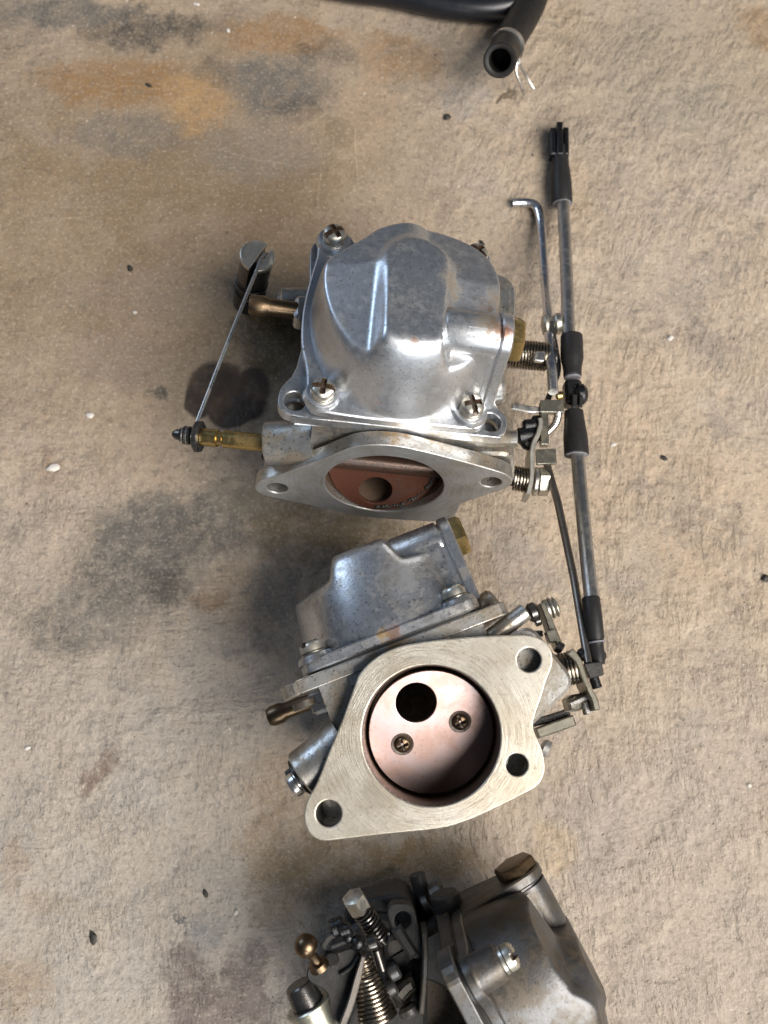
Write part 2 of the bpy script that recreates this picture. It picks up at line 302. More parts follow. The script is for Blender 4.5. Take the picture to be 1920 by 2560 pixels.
# ------------------------------------------------------------------ concrete floor
def floor_material():
    m, nt, b, v, sv = start('stained_concrete')
    sx = node(nt, 'ShaderNodeSeparateXYZ', {0: sv}); X, Y = sx.outputs[0], sx.outputs[1]
    n_low = noise(nt, sv, 0.010, 5, 0.6, 0.5); n_mid = noise(nt, sv, 0.045, 6, 0.65, 0.6); n_f = noise(nt, sv, 0.30, 6, 0.7); n_g = noise(nt, sv, 0.62, 4, 0.75)
    n_e = noise(nt, sv, 0.11, 7, 0.78, 0.4)
    wv = node(nt, 'ShaderNodeTexNoise', {'Vector': sv, 'Scale': 0.05, 'Detail': 6, 'Roughness': 0.68})
    off = node(nt, 'ShaderNodeVectorMath', {0: node(nt, 'ShaderNodeVectorMath', {0: wv.outputs['Color'], 1: (.5, .5, .5)}, operation='SUBTRACT').outputs[0], 'Scale': 34.0}, operation='SCALE')
    wp = node(nt, 'ShaderNodeVectorMath', {0: sv, 1: off.outputs[0]}, operation='ADD').outputs[0]
    wps = node(nt, 'ShaderNodeVectorMath', {0: sv, 1: node(nt, 'ShaderNodeVectorMath', {0: off.outputs[0], 'Scale': 0.22}, operation='SCALE').outputs[0]}, operation='ADD').outputs[0]
    # base cement with trowel tone
    col = mixc(nt, smooth(nt, n_low, 0.35, 0.65), (0.385, 0.300, 0.218), (0.345, 0.288, 0.230))
    col = mixc(nt, mth(nt, 'MULTIPLY', smooth(nt, n_mid, 0.40, 0.66), 0.55), col, (0.425, 0.338, 0.252))
    off2 = node(nt, 'ShaderNodeVectorMath', {0: node(nt, 'ShaderNodeVectorMath', {0: node(nt, 'ShaderNodeTexNoise', {'Vector': sv, 'Scale': 0.02, 'Detail': 3}).outputs['Color'], 1: (.5, .5, .5)}, operation='SUBTRACT').outputs[0], 'Scale': 22.0}, operation='SCALE')
    wp2 = node(nt, 'ShaderNodeVectorMath', {0: sv, 1: off2.outputs[0]}, operation='ADD').outputs[0]
    n_c = noise(nt, wp, 0.022, 7, 0.72, 0.8); n_d = noise(nt, wp, 0.085, 7, 0.75, 0.3)
    col = mixc(nt, mth(nt, 'MULTIPLY', smooth(nt, n_c, 0.50, 0.63), 0.60), col, (0.190, 0.165, 0.140))
    col = mixc(nt, mth(nt, 'MULTIPLY', smooth(nt, n_d, 0.51, 0.64), 0.38), col, (0.205, 0.165, 0.125))
    col = mixc(nt, mth(nt, 'MULTIPLY', smooth(nt, n_d, 0.48, 0.36), 0.28), col, (0.47, 0.40, 0.325))
    # streaks along the trowel direction
    def streak(ang, sxk, syk, dist):
        mp = node(nt, 'ShaderNodeMapping', {'Vector': sv, 'Rotation': (0, 0, R(ang)), 'Scale': (sxk, syk, 1)})
        return noise(nt, mp.outputs[0], 1.0, 5, 0.65, dist)
    st1 = streak(-6, 0.16, 0.018, 0.5); st2 = streak(-36, 0.50, 0.17, 0.0); st3 = streak(80, 0.42, 0.15, 0.0)
    col = mixc(nt, mth(nt, 'MULTIPLY', smooth(nt, st1, 0.52, 0.70), 0.40), col, (0.27, 0.225, 0.185))
    rough = 0.72
    def spot(q, rx, ry, c, s, ang=0.0, edge=0.35, flat=False, zone=False):
        nonlocal col
        p0 = at(q[0], q[1], 0); k = 0.217
        mp = node(nt, 'ShaderNodeMapping', {'Vector': wps if flat else wp, 'Location': (p0.x, p0.y, 0), 'Rotation': (0, 0, R(ang)), 'Scale': (rx*k, ry*k, 1e6)}, vector_type='TEXTURE')
        ln = node(nt, 'ShaderNodeVectorMath', {0: mp.outputs[0]}, operation='LENGTH').outputs['Value']
        f = smooth(nt, ln, 1-edge, 1+edge, 1.0, 0.0)
        if zone: f = mth(nt, 'MULTIPLY', f, smooth(nt, n_c, 0.36, 0.62, 0.7, 1.0))
        elif not flat: f = mth(nt, 'MULTIPLY', f, smooth(nt, n_e, 0.36, 0.60, 0.45, 1.0))
        if flat and s == 0: return f
        f = mth(nt, 'MULTIPLY', f, min(1.0, s if flat else s*1.3), clamp=True)
        col = mixc(nt, f, col, c)
        return f
    # broad zones: tan and ochre top left, grey bottom
    spot((330, 420), 620, 560, (0.190, 0.132, 0.078), 0.85, 0, 0.6, zone=True)
    spot((240, 2000), 620, 520, (0.345, 0.310, 0.270), 0.72, 0, 0.6, zone=True)
    spot((1450, 2050), 420, 480, (0.350, 0.300, 0.250), 0.70, 0, 0.6, zone=True)
    spot((1500, 150), 330, 220, (0.29, 0.24, 0.175), 0.6, 0, 0.6, zone=True)
    ochre = (0.215, 0.115, 0.042); dk = (0.055, 0.045, 0.035); gy = (0.112, 0.100, 0.086)
    for q, rx, ry, c, s in [((250, 170), 190, 70, ochre, .55), ((420, 220), 90, 80, (0.34, .21, .10), .6), ((620, 75), 170, 50, ochre, .55), ((860, 120), 110, 70, ochre, .45),
            ((330, 60), 160, 44, dk, .75), ((150, 30), 170, 40, gy, .7), ((600, 185), 125, 90, gy, .8), ((640, 230), 60, 40, dk, .45), ((700, 110), 70, 40, dk, .45), ((560, 330), 150, 90, (0.17, .145, .115), .5),
            ((280, 290), 160, 55, gy, .5), ((800, 230), 70, 120, (0.33, .24, .16), .5), ((470, 150), 40, 60, dk, .35), ((1640, 60), 60, 60, ochre, .4),
            ((300, 640), 220, 70, (0.22, .17, .125), .5), ((260, 780), 120, 70, (0.20, .155, .12), .45), ((600, 560), 70, 60, (0.25, .18, .11), .5),
            ((590, 740), 90, 100, (0.10, .065, .022), .75), ((640, 860), 45, 120, (0.15, .115, .075), .6), ((540, 720), 40, 40, dk, .5),
            ((430, 1125), 210, 72, gy, .75), ((290, 1220), 140, 105, gy, .85), ((170, 1350), 120, 70, gy, .6), ((360, 1260), 60, 40, dk, .4), ((560, 1080), 110, 45, (0.19, .16, .115), .55),
            ((660, 1150), 120, 60, (0.145, .105, .06), .65), ((800, 1150), 140, 45, (0.16, .115, .06), .65), ((520, 1280), 70, 70, (0.30, .225, .16), .5), ((590, 1300), 60, 120, (0.14, .125, .115), .55),  # last patch: oil stain plus shadow painted left of the middle carburetor's bowl
            ((455, 1290), 45, 22, (0.19, .12, .07), .5), ((1120, 1230), 70, 90, (0.23, .205, .185), .5),
            ((600, 1800), 70, 190, (0.25, .18, .115), .6), ((760, 1880), 160, 60, (0.19, .135, .075), .6), ((930, 1860), 120, 45, (0.22, .145, .07), .5),
            ((440, 2010), 42, 34, (0.20, .195, .185), .7), ((40, 2130), 60, 60, (0.27, .20, .13), .5), ((30, 1860), 30, 60, (.28, .2, .13), .4), ((100, 1950), 50, 30, (.28, .22, .15), .4),
            ((1290, 1800), 70, 120, (0.26, .225, .20), .45), ((1190, 1830), 40, 60, (.42, .31, .19), .4), ((1560, 420), 60, 60, (.31, .26, .21), .4), ((1000, 200), 60, 60, (.24, .22, .2), .45), ((1480, 240), 120, 60, (.29, .25, .20), .4)]:
        spot(q, rx, ry, c, s)
    spot((205, 1665), 14, 62, (0.155, 0.110, 0.088), 0.75, -35, 0.5)
    spot((385, 1985), 6, 40, (0.10, 0.10, 0.10), 0.8, 10, 0.5); spot((112, 1000), 13, 40, (0.20, .14, .10), .5, 8, .5)
    spot((540, 340), 105, 1.5, (0.50, 0.41, 0.31), 0.22, -13, 0.5, True); spot((768, 330), 1.2, 80, (0.48, 0.39, 0.29), 0.45, 3, 0.5, True); spot((690, 420), 1.0, 60, (0.48, 0.39, 0.29), 0.35, -4, 0.5, True); spot((150, 470), 70, 1.2, (0.45, 0.36, 0.26), 0.35, 8, 0.5, True)
    spot((332, 848), 17, 16, (0.06, .055, .045), .8, 0, .5); spot((1285, 320), 40, 40, (.30, .25, .19), .4)
    spot((1100, 210), 30, 14, (0.11, .08, .045), .7, 30); spot((1080, 225), 9, 9, (.05, .035, .02), .8); spot((1345, 265), 30, 12, (.18, .14, .11), .5, 40)
    oil = (0.155, 0.125, 0.112)
    o1 = spot((405, 2130), 55, 85, oil, 0.9, 10, 0.22); o2 = spot((530, 2120), 48, 80, oil, 0.85, -10, 0.22); o3 = spot((470, 2190), 110, 45, oil, 0.85, 0, 0.25)
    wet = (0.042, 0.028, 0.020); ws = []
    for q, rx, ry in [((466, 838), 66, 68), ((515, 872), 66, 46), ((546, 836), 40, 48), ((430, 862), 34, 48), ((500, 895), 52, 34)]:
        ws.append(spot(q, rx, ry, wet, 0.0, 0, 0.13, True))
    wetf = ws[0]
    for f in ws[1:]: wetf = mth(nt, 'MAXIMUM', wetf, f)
    # grain, pores and dust
    col = mixc(nt, mth(nt, 'MULTIPLY', smooth(nt, n_f, 0.51, 0.63), 0.68), col, mixc(nt, 0.55, col, (0.09, 0.07, 0.055)))
    col = mixc(nt, mth(nt, 'MULTIPLY', smooth(nt, n_g, 0.34, 0.48, 1.0, 0.0), 0.55), col, mixc(nt, 0.55, col, (0.62, 0.55, 0.46)))
    vo = node(nt, 'ShaderNodeTexVoronoi', {'Vector': wp, 'Scale': 0.06, 'Randomness': 1.0}); vd = node(nt, 'ShaderNodeTexVoronoi', {'Vector': sv, 'Scale': 0.085, 'Randomness': 1.0})
    col = mixc(nt, mth(nt, 'MULTIPLY', smooth(nt, vo.outputs['Distance'], 0.03, 0.10, 1.0, 0.0), smooth(nt, n_mid, 0.5, 0.6, 0, 0.7)), col, (0.09, 0.06, 0.045))
    col = mixc(nt, mth(nt, 'MULTIPLY', smooth(nt, vd.outputs['Distance'], 0.02, 0.055, 1.0, 0.0), smooth(nt, n_low, 0.5, 0.55, 0, 0.8)), col, (0.62, 0.58, 0.52))
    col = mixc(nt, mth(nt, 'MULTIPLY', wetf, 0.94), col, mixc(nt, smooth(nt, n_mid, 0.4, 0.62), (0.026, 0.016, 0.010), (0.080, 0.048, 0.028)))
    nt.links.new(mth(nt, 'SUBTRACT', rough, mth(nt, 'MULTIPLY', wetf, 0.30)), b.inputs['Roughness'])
    b.inputs['Specular IOR Level'].default_value = 0.35
    # relief: arcs left by the trowel, in patches, over sandy grain and small pits
    def arcs(cx, cy, kr, ka):
        dx = mth(nt, 'SUBTRACT', X, cx); dy_ = mth(nt, 'SUBTRACT', Y, cy)
        rr = mth(nt, 'SQRT', mth(nt, 'ADD', mth(nt, 'MULTIPLY', dx, dx), mth(nt, 'MULTIPLY', dy_, dy_)))
        rr = mth(nt, 'ADD', rr, mth(nt, 'MULTIPLY', n_mid, 9.0))
        vec = node(nt, 'ShaderNodeCombineXYZ', {0: mth(nt, 'MULTIPLY', rr, kr), 1: mth(nt, 'MULTIPLY', mth(nt, 'ARCTAN2', dy_, dx), ka), 2: 0.0}).outputs[0]
        return noise(nt, vec, 1.0, 4, 0.6)
    a1 = arcs(-120, 620, 0.30, 26.0); a2 = arcs(620, 60, 0.26, 30.0); a3 = arcs(-420, -260, 0.40, 60.0)
    pick = smooth(nt, noise(nt, sv, 0.012, 2), 0.44, 0.56); xr = smooth(nt, X, -40, 60)
    arc = mth(nt, 'ADD', mth(nt, 'MULTIPLY', mth(nt, 'ADD', mth(nt, 'MULTIPLY', a1, pick), mth(nt, 'MULTIPLY', a3, mth(nt, 'SUBTRACT', 1.0, pick))), mth(nt, 'SUBTRACT', 1.0, xr)), mth(nt, 'MULTIPLY', a2, xr))
    pat = smooth(nt, noise(nt, sv, 0.03, 3, 0.6), 0.40, 0.60, 0.25, 1.0)
    rip = mth(nt, 'MULTIPLY', mth(nt, 'ADD', arc, mth(nt, 'MULTIPLY', st2, 0.45)), pat)
    pits = smooth(nt, node(nt, 'ShaderNodeTexVoronoi', {'Vector': wps, 'Scale': 0.22, 'Randomness': 1.0}).outputs['Distance'], 0.04, 0.16, -0.35, 0.0)
    h = mth(nt, 'ADD', mth(nt, 'MULTIPLY', rip, 1.5), mth(nt, 'ADD', mth(nt, 'MULTIPLY', n_f, 0.55), mth(nt, 'ADD', mth(nt, 'MULTIPLY', n_g, 0.50), mth(nt, 'MULTIPLY', pits, smooth(nt, n_c, 0.42, 0.58)))))
    col = mixc(nt, mth(nt, 'MULTIPLY', smooth(nt, arc, 0.54, 0.40, 0.0, 1.0), mth(nt, 'MULTIPLY', pat, 0.28)), col, mixc(nt, 0.5, col, (0.16, 0.125, 0.09)))
    smoothzone = smooth(nt, node(nt, 'ShaderNodeVectorMath', {0: node(nt, 'ShaderNodeMapping', {'Vector': sv, 'Location': (at(480, 420, 0).x, at(480, 420, 0).y, 0), 'Scale': (130, 150, 1e6)}, vector_type='TEXTURE').outputs[0]}, operation='LENGTH').outputs['Value'], 0.6, 1.3, 0.35, 1.0)
    col = node(nt, 'ShaderNodeHueSaturation', {'Saturation': 1.06, 'Value': 0.86, 'Color': col}).outputs[0]
    nt.links.new(col, b.inputs['Base Color'])
    bp = node(nt, 'ShaderNodeBump', {'Strength': smoothzone, 'Distance': 1.6*S, 'Height': h}); nt.links.new(bp.outputs[0], b.inputs['Normal'])
    return m
def make_floor():
    n = 120; L = 1500.0
    t = np.sign(np.linspace(-1, 1, n))*np.abs(np.linspace(-1, 1, n))**1.8*L
    vs = [(x, y+120, 0.0) for y in t for x in t]
    fs = [[j*n+i, j*n+i+1, (j+1)*n+i+1, (j+1)*n+i] for j in range(n-1) for i in range(n-1)]
    MAT['floor'] = floor_material()
    o = MB().add(vs, fs).build('concrete_floor', 'floor'); tag(o, None, None, kind='structure'); return o
make_floor()

# ------------------------------------------------------------------ carburettor pieces (local: x right, y into the bore, z towards the bowl)
FL = [(-13.0, 29.9), (-7.7, 33.0), (0.2, 34.1), (9.2, 32.5), (18.2, 28.2), (28.1, 22.4), (38.4, 15.9), (46.5, 10.4), (50.7, 7.0), (53.3, 2.6), (53.1, -2.2), (50.4, -6.1), (45.2, -9.2), (40.5, -12.6), (34.9, -16.2), (31.7, -18.9), (30.4, -21.9), (29.3, -26.7), (27.1, -31.6), (24.0, -35.0), (19.7, -36.6), (13.5, -35.8), (0.7, -33.4), (-9.2, -30.9), (-17.6, -27.5), (-32.8, -18.6), (-46.7, -10.7), (-52.6, -7.2), (-55.2, -3.8), (-55.5, 0.2), (-53.7, 4.2), (-49.6, 7.9), (-43.1, 10.9), (-33.8, 16.7), (-22.9, 23.3)]
FLO = [(p.x, p.y) for p in spline([(x, z, 0) for x, z in FL], True, 3)]
YZ = Matrix(((1, 0, 0, 0), (0, 0, 1, 0), (0, 1, 0, 0), (0, 0, 0, 1)))       # plan (x, z), height -> y
def side(x): return Matrix(((0, 0, 1, x), (1, 0, 0, 0), (0, 1, 0, 0), (0, 0, 0, 1)))   # plan (y, z), height -> x
def flange_mb(third=True):
    return MB().holed(FLO, [circ(0, 0, 25, 64), circ(-46, -0.4, 4.6), circ(44.7, 0.3, 4.3)]+([circ(18.5, -26.5, 3.9)] if third else []), 0, 6.5, 0.55, YZ)
def two_tone(maker):                        # flat face first material, side walls and bores second
    b = maker()
    for i, f in enumerate(b.f):
        n = (b.v[f[1]]-b.v[f[0]]).cross(b.v[f[2]]-b.v[f[0]])
        if n.length > 0 and abs(n.normalized().y) < 0.5: b.mi[i] = 1
    return b
def body_mb(short=False):
    b = MB()
    if short: b.lathe((0, 0, 0), (0, 1, 0), [(6.2, 25.2), (6.2, 29.5), (26, 28.5), (36, 29), (39, 28), (40, 26), (38, 24.5), (14, 25.2), (6.2, 25.2)], 56)
    else: b.lathe((0, 0, 0), (0, 1, 0), [(6.2, 25.2), (6.2, 29.5), (14, 28.5), (60, 28.5), (80, 30), (92, 33.5), (95, 35.5), (99, 35.5), (100, 34.5), (100, 30), (70, 25), (25, 25.2), (6.2, 25.2)], 56)
    b.lathe((0, 0, 0), (0, 1, 0), [(0.6, 25.02), (7, 25.02), (7, 25.6), (0.6, 25.6), (0.6, 25.02)], 56)
    # neck up to the bowl plate
    e = 40 if short else 94
    arch = [(33, 31), (33, 2), (25.9, 2)]+[(25.95*math.cos(q), 25.95*math.sin(q)) for q in np.linspace(R(6), R(174), 40)]+[(-25.9, 2), (-33, 2), (-33, 31)]
    b.prism(arch, 8.2, e, 0.0, BOWL @ YZ)
    b.prism(fillet([(-22, 7.5), (20, 7.5), (22, 14), (-24, 14)], 2), 26.4, 31, 0.3, BOWL)
    # left shaft boss, flared into the flange
    b.lathe((-48, 13, 16), (1, 0, 0), [(0, 0), (0, 8.8), (0.6, 9.4), (9, 9.6), (16, 10.6), (21, 11.4), (21, 0)], 32)
    # right shaft block behind the flange ear
    b.prism(fillet([(26.5, 12), (54, 11), (54.5, -17), (27.5, -20)], [2, 6, 6, 2]), 7.2, 27, 1.2, YZ)
    for hx, hz in ((-46, -0.4), (18.5, -26.5)): b.lathe((hx, 6.3, hz), (0, 1, 0), [(0, 4.7), (0, 6.8), (17, 6.2), (18, 0), (16.5, 0), (16.5, 4.7), (0, 4.7)], 24)
    b.cyl((38, 12, 15), (56, 12, 15), 3.4); b.cyl((36, 30, 25), (51.5, 30, 25), 6.2, c=1.2)
    # rear left boss and nipple block, rear right ear, foot under the inlet
    if not short:
        b.cyl((-30, 82, 20), (-46, 82, 21), 6.2, c=1.0); b.cyl((-46, 82, 21), (-47, 82, 21), 4.6)
        b.prism(fillet([(34, 62), (50, 66), (50.5, 86), (46, 92), (34, 94)], [1, 3, 4, 6, 1]), 16, 33, 1.4, BOWL)
        b.prism(fillet([(38, 66), (47, 69), (47, 84), (38, 86)], 2), 33, 34.2, 0.4, BOWL)
        b.cyl((12, 86, -30), (12, 86, -42), 6)
    b.box((-40, 63, 27), (9, 12, 10), BOWL, 1.5, 3); b.cyl((-34, 30, 18), (-42, 30, 18), 5, c=1.0)
    return b
PLO = [(-39, 7.3), (-36, 7.0), (34, 7.4), (41, 8.2), (43.8, 12), (43.4, 18), (39.5, 23), (36.8, 40), (36.2, 70), (40, 82), (39, 92), (34, 97), (24, 96.5), (-24, 96.5), (-34, 97), (-39.5, 92), (-39.8, 82), (-38.6, 60), (-41.5, 30), (-46.6, 20), (-47.4, 12.6), (-44.6, 8.4)]
PLO = [(p.x, p.y) for p in spline([(x, y, 0) for x, y in PLO], True, 3)]
def plate_mb():
    m = MB(BOWL).holed(PLO, [circ(-40.9, 14.2, 4.3), circ(37.2, 14.2, 4.3)], 30.6, 36.0, 0.6, Matrix())
    return m
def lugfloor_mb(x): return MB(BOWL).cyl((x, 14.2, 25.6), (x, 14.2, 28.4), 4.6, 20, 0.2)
RIM = [(-35.5, 9.5), (-31, 7.6), (-13, 6.6), (15, 6.8), (28, 7.2), (33, 9.5), (34.8, 15), (34.5, 25), (36.2, 40), (37.5, 55), (36.5, 68), (36, 80), (36.5, 90), (32, 96), (24, 96), (18, 90), (6, 86), (-10, 86), (-20, 90), (-25, 96), (-33, 96), (-37, 90), (-37.2, 82), (-39.5, 68), (-41, 53), (-40.4, 38), (-37.6, 26), (-36.6, 15)]
RIM = [(p.x, p.y) for p in spline([(x, y, 0) for x, y in RIM], True, 3)]
SCREWS = [(-30.9, 14.5), (27.3, 14.5), (-30.9, 90.7), (29.5, 90.0)]
DOME = [(-38, 54), (-37.2, 43), (-34.2, 31), (-28.5, 20), (-21, 12.8), (-11, 8.4), (2, 7.6), (14, 9.8), (24, 15), (31, 24), (35, 36), (36.5, 50), (36, 62), (32.5, 72), (25.5, 79), (14, 83), (2, 83.5), (-9, 82), (-16.5, 79), (-23, 73), (-31, 66), (-36.6, 60)]
def dome_grid():
    P = spline([(x, y, 0) for x, y in DOME], True, 8); c = np.array((0.0, 46.0))
    th = np.array([math.atan2(p.y-c[1], p.x-c[0]) for p in P]); rr = np.array([math.hypot(p.x-c[0], p.y-c[1]) for p in P])
    o = np.argsort(th); th, rr = th[o], rr[o]
    T = np.linspace(-math.pi, math.pi, 144, endpoint=False); Rr = np.interp(T, th, rr, period=2*math.pi)
    N = 52; t = (np.arange(N)/N)**1.5
    d = Rr[None, :]*t[:, None]; r = Rr[None, :]-d
    x = c[0]+r*np.cos(T); y = c[1]+r*np.sin(T)
    ss = lambda v, a, b: (lambda u: u*u*(3-2*u))(np.clip((v-a)/(b-a), 0, 1))
    sw = ss(np.sin(T), -0.85, 0.25)[None, :]+0*d
    D = 17.0-8.0*sw; u = np.clip(d/D, 0, 1)
    W = 41.2+40.0*np.power(1-np.power(1-u, 2.0+0.4*sw), 1/1.25)
    left = 73.6+0.29*(x+17)-0.17*np.maximum(0, 55-y)-0.22*np.maximum(0, y-56); right = 71.2-0.14*(x-12)-0.12*np.maximum(0, 58-y)-0.22*np.maximum(0, y-56)
    base = np.where(x < -5, left, np.where(x > 5, right, left+(right-left)*(x+5)/10)); base = np.minimum(base, 74.5)
    dy = np.maximum(0, y-56.5); dy2 = np.maximum(0, 0-y)
    cx = -0.6+0.03*(y-40); rd = np.hypot(x-cx, dy+dy2)-12.2-0.02*(y-30)
    rh = 77.2-0.10*np.maximum(0, y-52); top = base+(rh-base)*(1-ss(rd, -2.2, 3.4))
    h = 4.6; m = np.clip(0.5+0.5*(top-W)/h, 0, 1)
    z = top*(1-m)+W*m-h*m*(1-m)
    M = len(T); vs = [(x[i, j], y[i, j], max(41.0, z[i, j])) for i in range(N) for j in range(M)]
    fs = [[i*M+j, i*M+(j+1) % M, (i+1)*M+(j+1) % M, (i+1)*M+j] for i in range(N-1) for j in range(M)]
    vs.append((c[0], c[1], float(z[-1].mean()))); fs += [[(N-1)*M+j, (N-1)*M+(j+1) % M, len(vs)-1] for j in range(M)]
    return vs, fs
ARM = [(17.3, 41), (23.2, 66)]+[(32+8.8*math.cos(a), 68+8.8*math.sin(a)) for a in np.linspace(R(170), R(5), 12)]+[(42.5, 60), (47, 41)]
def bowl_mb():
    b = MB(BOWL); b.prism(RIM, 36.9, 41.4, 0.6)
    vs, fs = dome_grid(); b.add(vs, fs)
    b.prism(ARM, 17.5, 31.2, 1.6, side(0)); b.lathe((9.5, 32, 68), (1, 0, 0), [(0, 0), (0, 6.0), (0.9, 7.9), (2.4, 8.8), (21.5, 8.8), (21.5, 0)], 40); b.prism(ARM, 30, 32.4, 0.0, side(0) @ Matrix.Translation((32, 60, 0)) @ Matrix.Diagonal((0.93, 0.93, 1, 1)) @ Matrix.Translation((-32, -60, 0)))
    b.prism([(17.0, 40.8), (22.7, 66)]+[(32+9.3*math.cos(a), 68+9.3*math.sin(a)) for a in np.linspace(R(170), R(5), 14)]+[(43, 60), (47, 40.8)], 32.1, 36.6, 0.7, side(0))
    for x, y in SCREWS:
        b.lathe((x, y, 40.5), (0, 0, 1), [(0, 7.4), (1.6, 6.9), (2.6, 6.4), (2.8, 5.9), (2.8, 0)], 28)
    return b
def gasket_mb():
    c = np.mean(np.array(RIM), 0)
    return MB(BOWL).prism([(c[0]+(x-c[0])*.982, c[1]+(y-c[1])*.982) for x, y in RIM], 35.8, 37.1, 0.0)
def screw_mb(r=4.8, h=4.6):                                    # pan head, cross recess, split washer under it
    b = MB(); n, rings = 64, 16; vs, fs, mi = [], [], []
    for i in range(rings+1):
        rr = r*(i/rings)
        for k in range(n):
            a = 2*math.pi*k/n; x, y = rr*math.cos(a), rr*math.sin(a)
            z = h*0.52+h*0.48*math.sqrt(max(0, 1-(rr/r)**2.6))
            cross = (abs(x) < r*.19 and abs(y) < r*.97) or (abs(y) < r*.19 and abs(x) < r*.72)
            if cross: z -= 1.7*(1-rr/(r*1.2))+.5
            vs.append((x, y, z))
    for i in range(rings):
        for k in range(n):
            j = (k+1) % n; f = [i*n+k, i*n+j, (i+1)*n+j, (i+1)*n+k]; fs.append(f)
            x = sum(vs[q][0] for q in f)/4; y = sum(vs[q][1] for q in f)/4
            mi.append(1 if ((abs(x) < r*.23 and abs(y) < r*.96) or (abs(y) < r*.23 and abs(x) < r*.76)) else 0)
    b.add(vs, fs); b.mi = mi
    b.lathe((0, 0, 0), (0, 0, 1), [(h*.52, r), (0.35, r), (0.1, r-.4), (0.1, 0)], n)
    b.lathe((0, 0, -1.3), (0, 0, 1), [(0, 0), (0, r*1.02), (1.1, r*1.04), (1.25, r*.8), (1.25, 0)], 40)
    return b
def disc_mb(r, th, hole, holes2=()):
    return MB().holed(circ(0, 0, r, 64), [circ(*hole, 40)]+[circ(*h, 20) for h in holes2], -th/2, th/2, 0.25, Matrix())
SHARED = {}
def place(key, maker, name, mat, parent, M=None, label=None, sharp=34):   # shared mesh, placed by its own matrix
    if key not in SHARED:
        o = maker().build(name, mat, sharp=sharp); SHARED[key] = o.data
    else:
        o = bpy.data.objects.new(name, SHARED[key]); COL.objects.link(o)
        o.data.name = o.data.name
    o.parent = parent
    if M is not None: M = M.copy(); M.translation = M.translation*S; o.matrix_local = M
    if label: o['label'] = label
    return o
def reskin(o, mat):
    for i, m in enumerate(mat if isinstance(mat, (list, tuple)) else [mat]):
        o.material_slots[i].link = 'OBJECT'; o.material_slots[i].material = MAT[m]
    return o
def carburetor(M, label, style):
    t = thing('carburetor', label, 'carburetor', M, 'dismantled carburetors on the floor')
    short = style == 3
    place('body%d' % short, lambda: body_mb(short), 'body', 'cast', t); 
    f = place('flange%d' % (style != 1), lambda: two_tone(lambda: flange_mb(style != 1)), 'mounting_flange', ['machined', 'cast2'], t, sharp=14)
    p = place('plate', plate_mb, 'cover_plate', 'cast', t, sharp=14)
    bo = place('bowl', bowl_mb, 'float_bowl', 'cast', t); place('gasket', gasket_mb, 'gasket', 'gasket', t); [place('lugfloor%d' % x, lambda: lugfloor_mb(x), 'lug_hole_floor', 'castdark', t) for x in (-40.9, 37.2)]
    place('liner', lambda: MB().lathe((0, 0, 0), (0, 1, 0), [(4, 24.95), (37, 24.9)], 56), 'bore_wall', 'bore', t)  # added liner over the cast wall, dark for the bore's shade
    body = [o for o in t.children if o.name.startswith('body')][0]
    if style == 1: reskin(f, ['machined2', 'cast2']); reskin(body, 'cast2'); reskin(bo, 'bowl1')
    if style == 2: reskin(f, ['machined', 'castdark']); reskin(body, 'cast2'); reskin(p, 'cast2'); reskin(bo, 'bowl2')
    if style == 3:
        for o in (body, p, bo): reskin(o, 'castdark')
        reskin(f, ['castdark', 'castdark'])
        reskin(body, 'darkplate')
    for i, (x, y) in enumerate(SCREWS):
        zz = 52.0 if (style == 3 and i == 3) else 44.2
        if zz > 50: MB(BOWL).lathe((x, y, 40), (0, 0, 1), [(0, 7.2), (8.5, 6.8), (10.2, 6.2), (10.6, 5.6), (10.6, 0)], 30).build('screw_boss', 'castdark', t)
        place('screw', screw_mb, 'bowl_screw', ['zinc', 'grime'], t, BOWL @ Matrix.Translation((x, y, zz)) @ Matrix.Rotation(0.5+i*1.9+style, 4, 'Z'))
    # brass plug in the end of the bowl arm
    def plug():
        b = MB(BOWL); b.lathe((36.4, 32, 68), (1, 0, 0), [(0, 0), (0, 8.6), (0.8, 8.8), (3.9, 8.8), (4.7, 8.0), (4.9, 4.4), (4.9, 0)], 6, a0=0.25); return b
    pl = place('plug', plug, 'brass_plug', 'brass', t)
    if style == 3: reskin(pl, 'brassdark')
    # fuel nipple
    if style != 3:
        def nip():
            b = MB(BOWL); b.lathe((-43, 63, 28.5), (-1, 0, 0), [(0, 0), (0, 3.6), (11.5, 3.5), (12.5, 3.7), (14.2, 4.4), (18.5, 4.3), (20.3, 3.5), (20.3, 2.4), (8, 2.2), (8, 0)], 24); return b
        place('nipple', nip, 'fuel_nipple', 'brassdark', t)
    return t

# poses: where each one stands
M1 = Matrix(((0.99184, 0.03676, -0.12205, 0.03), (-0.00720, 0.97213, 0.23433, 102.64), (0.12726, -0.23154, 0.96446, 63.2), (0, 0, 0, 1)))
M2 = Matrix(((0.80028, 0.09740, -0.59167, 17.0), (0.58995, 0.04868, 0.80597, 0.22), (0.10731, -0.99405, -0.01850, 101.17), (0, 0, 0, 1)))
MB3 = Matrix(((-0.47067, -0.02304, 0.88201, 12.16), (0.87507, -0.14000, 0.46331, -113.16), (0.11281, 0.98988, 0.08605, 1.0), (0, 0, 0, 1)))
M3 = MB3 @ BOWL.inverted()
_p = M2.translation.copy(); M2 = Matrix.Translation(_p) @ Matrix.Rotation(R(3), 4, 'Y') @ Matrix.Translation(-_p) @ M2
c1 = carburetor(M1, 'silver carburetor standing with its domed float bowl facing up, brass shaft on the left', 1)
c2 = carburetor(M2, 'carburetor with its pale round-bored flange facing up, in the middle of the floor', 2)
c3 = carburetor(M3, 'dark oily carburetor lying on its flange at the bottom edge of the photo', 3)

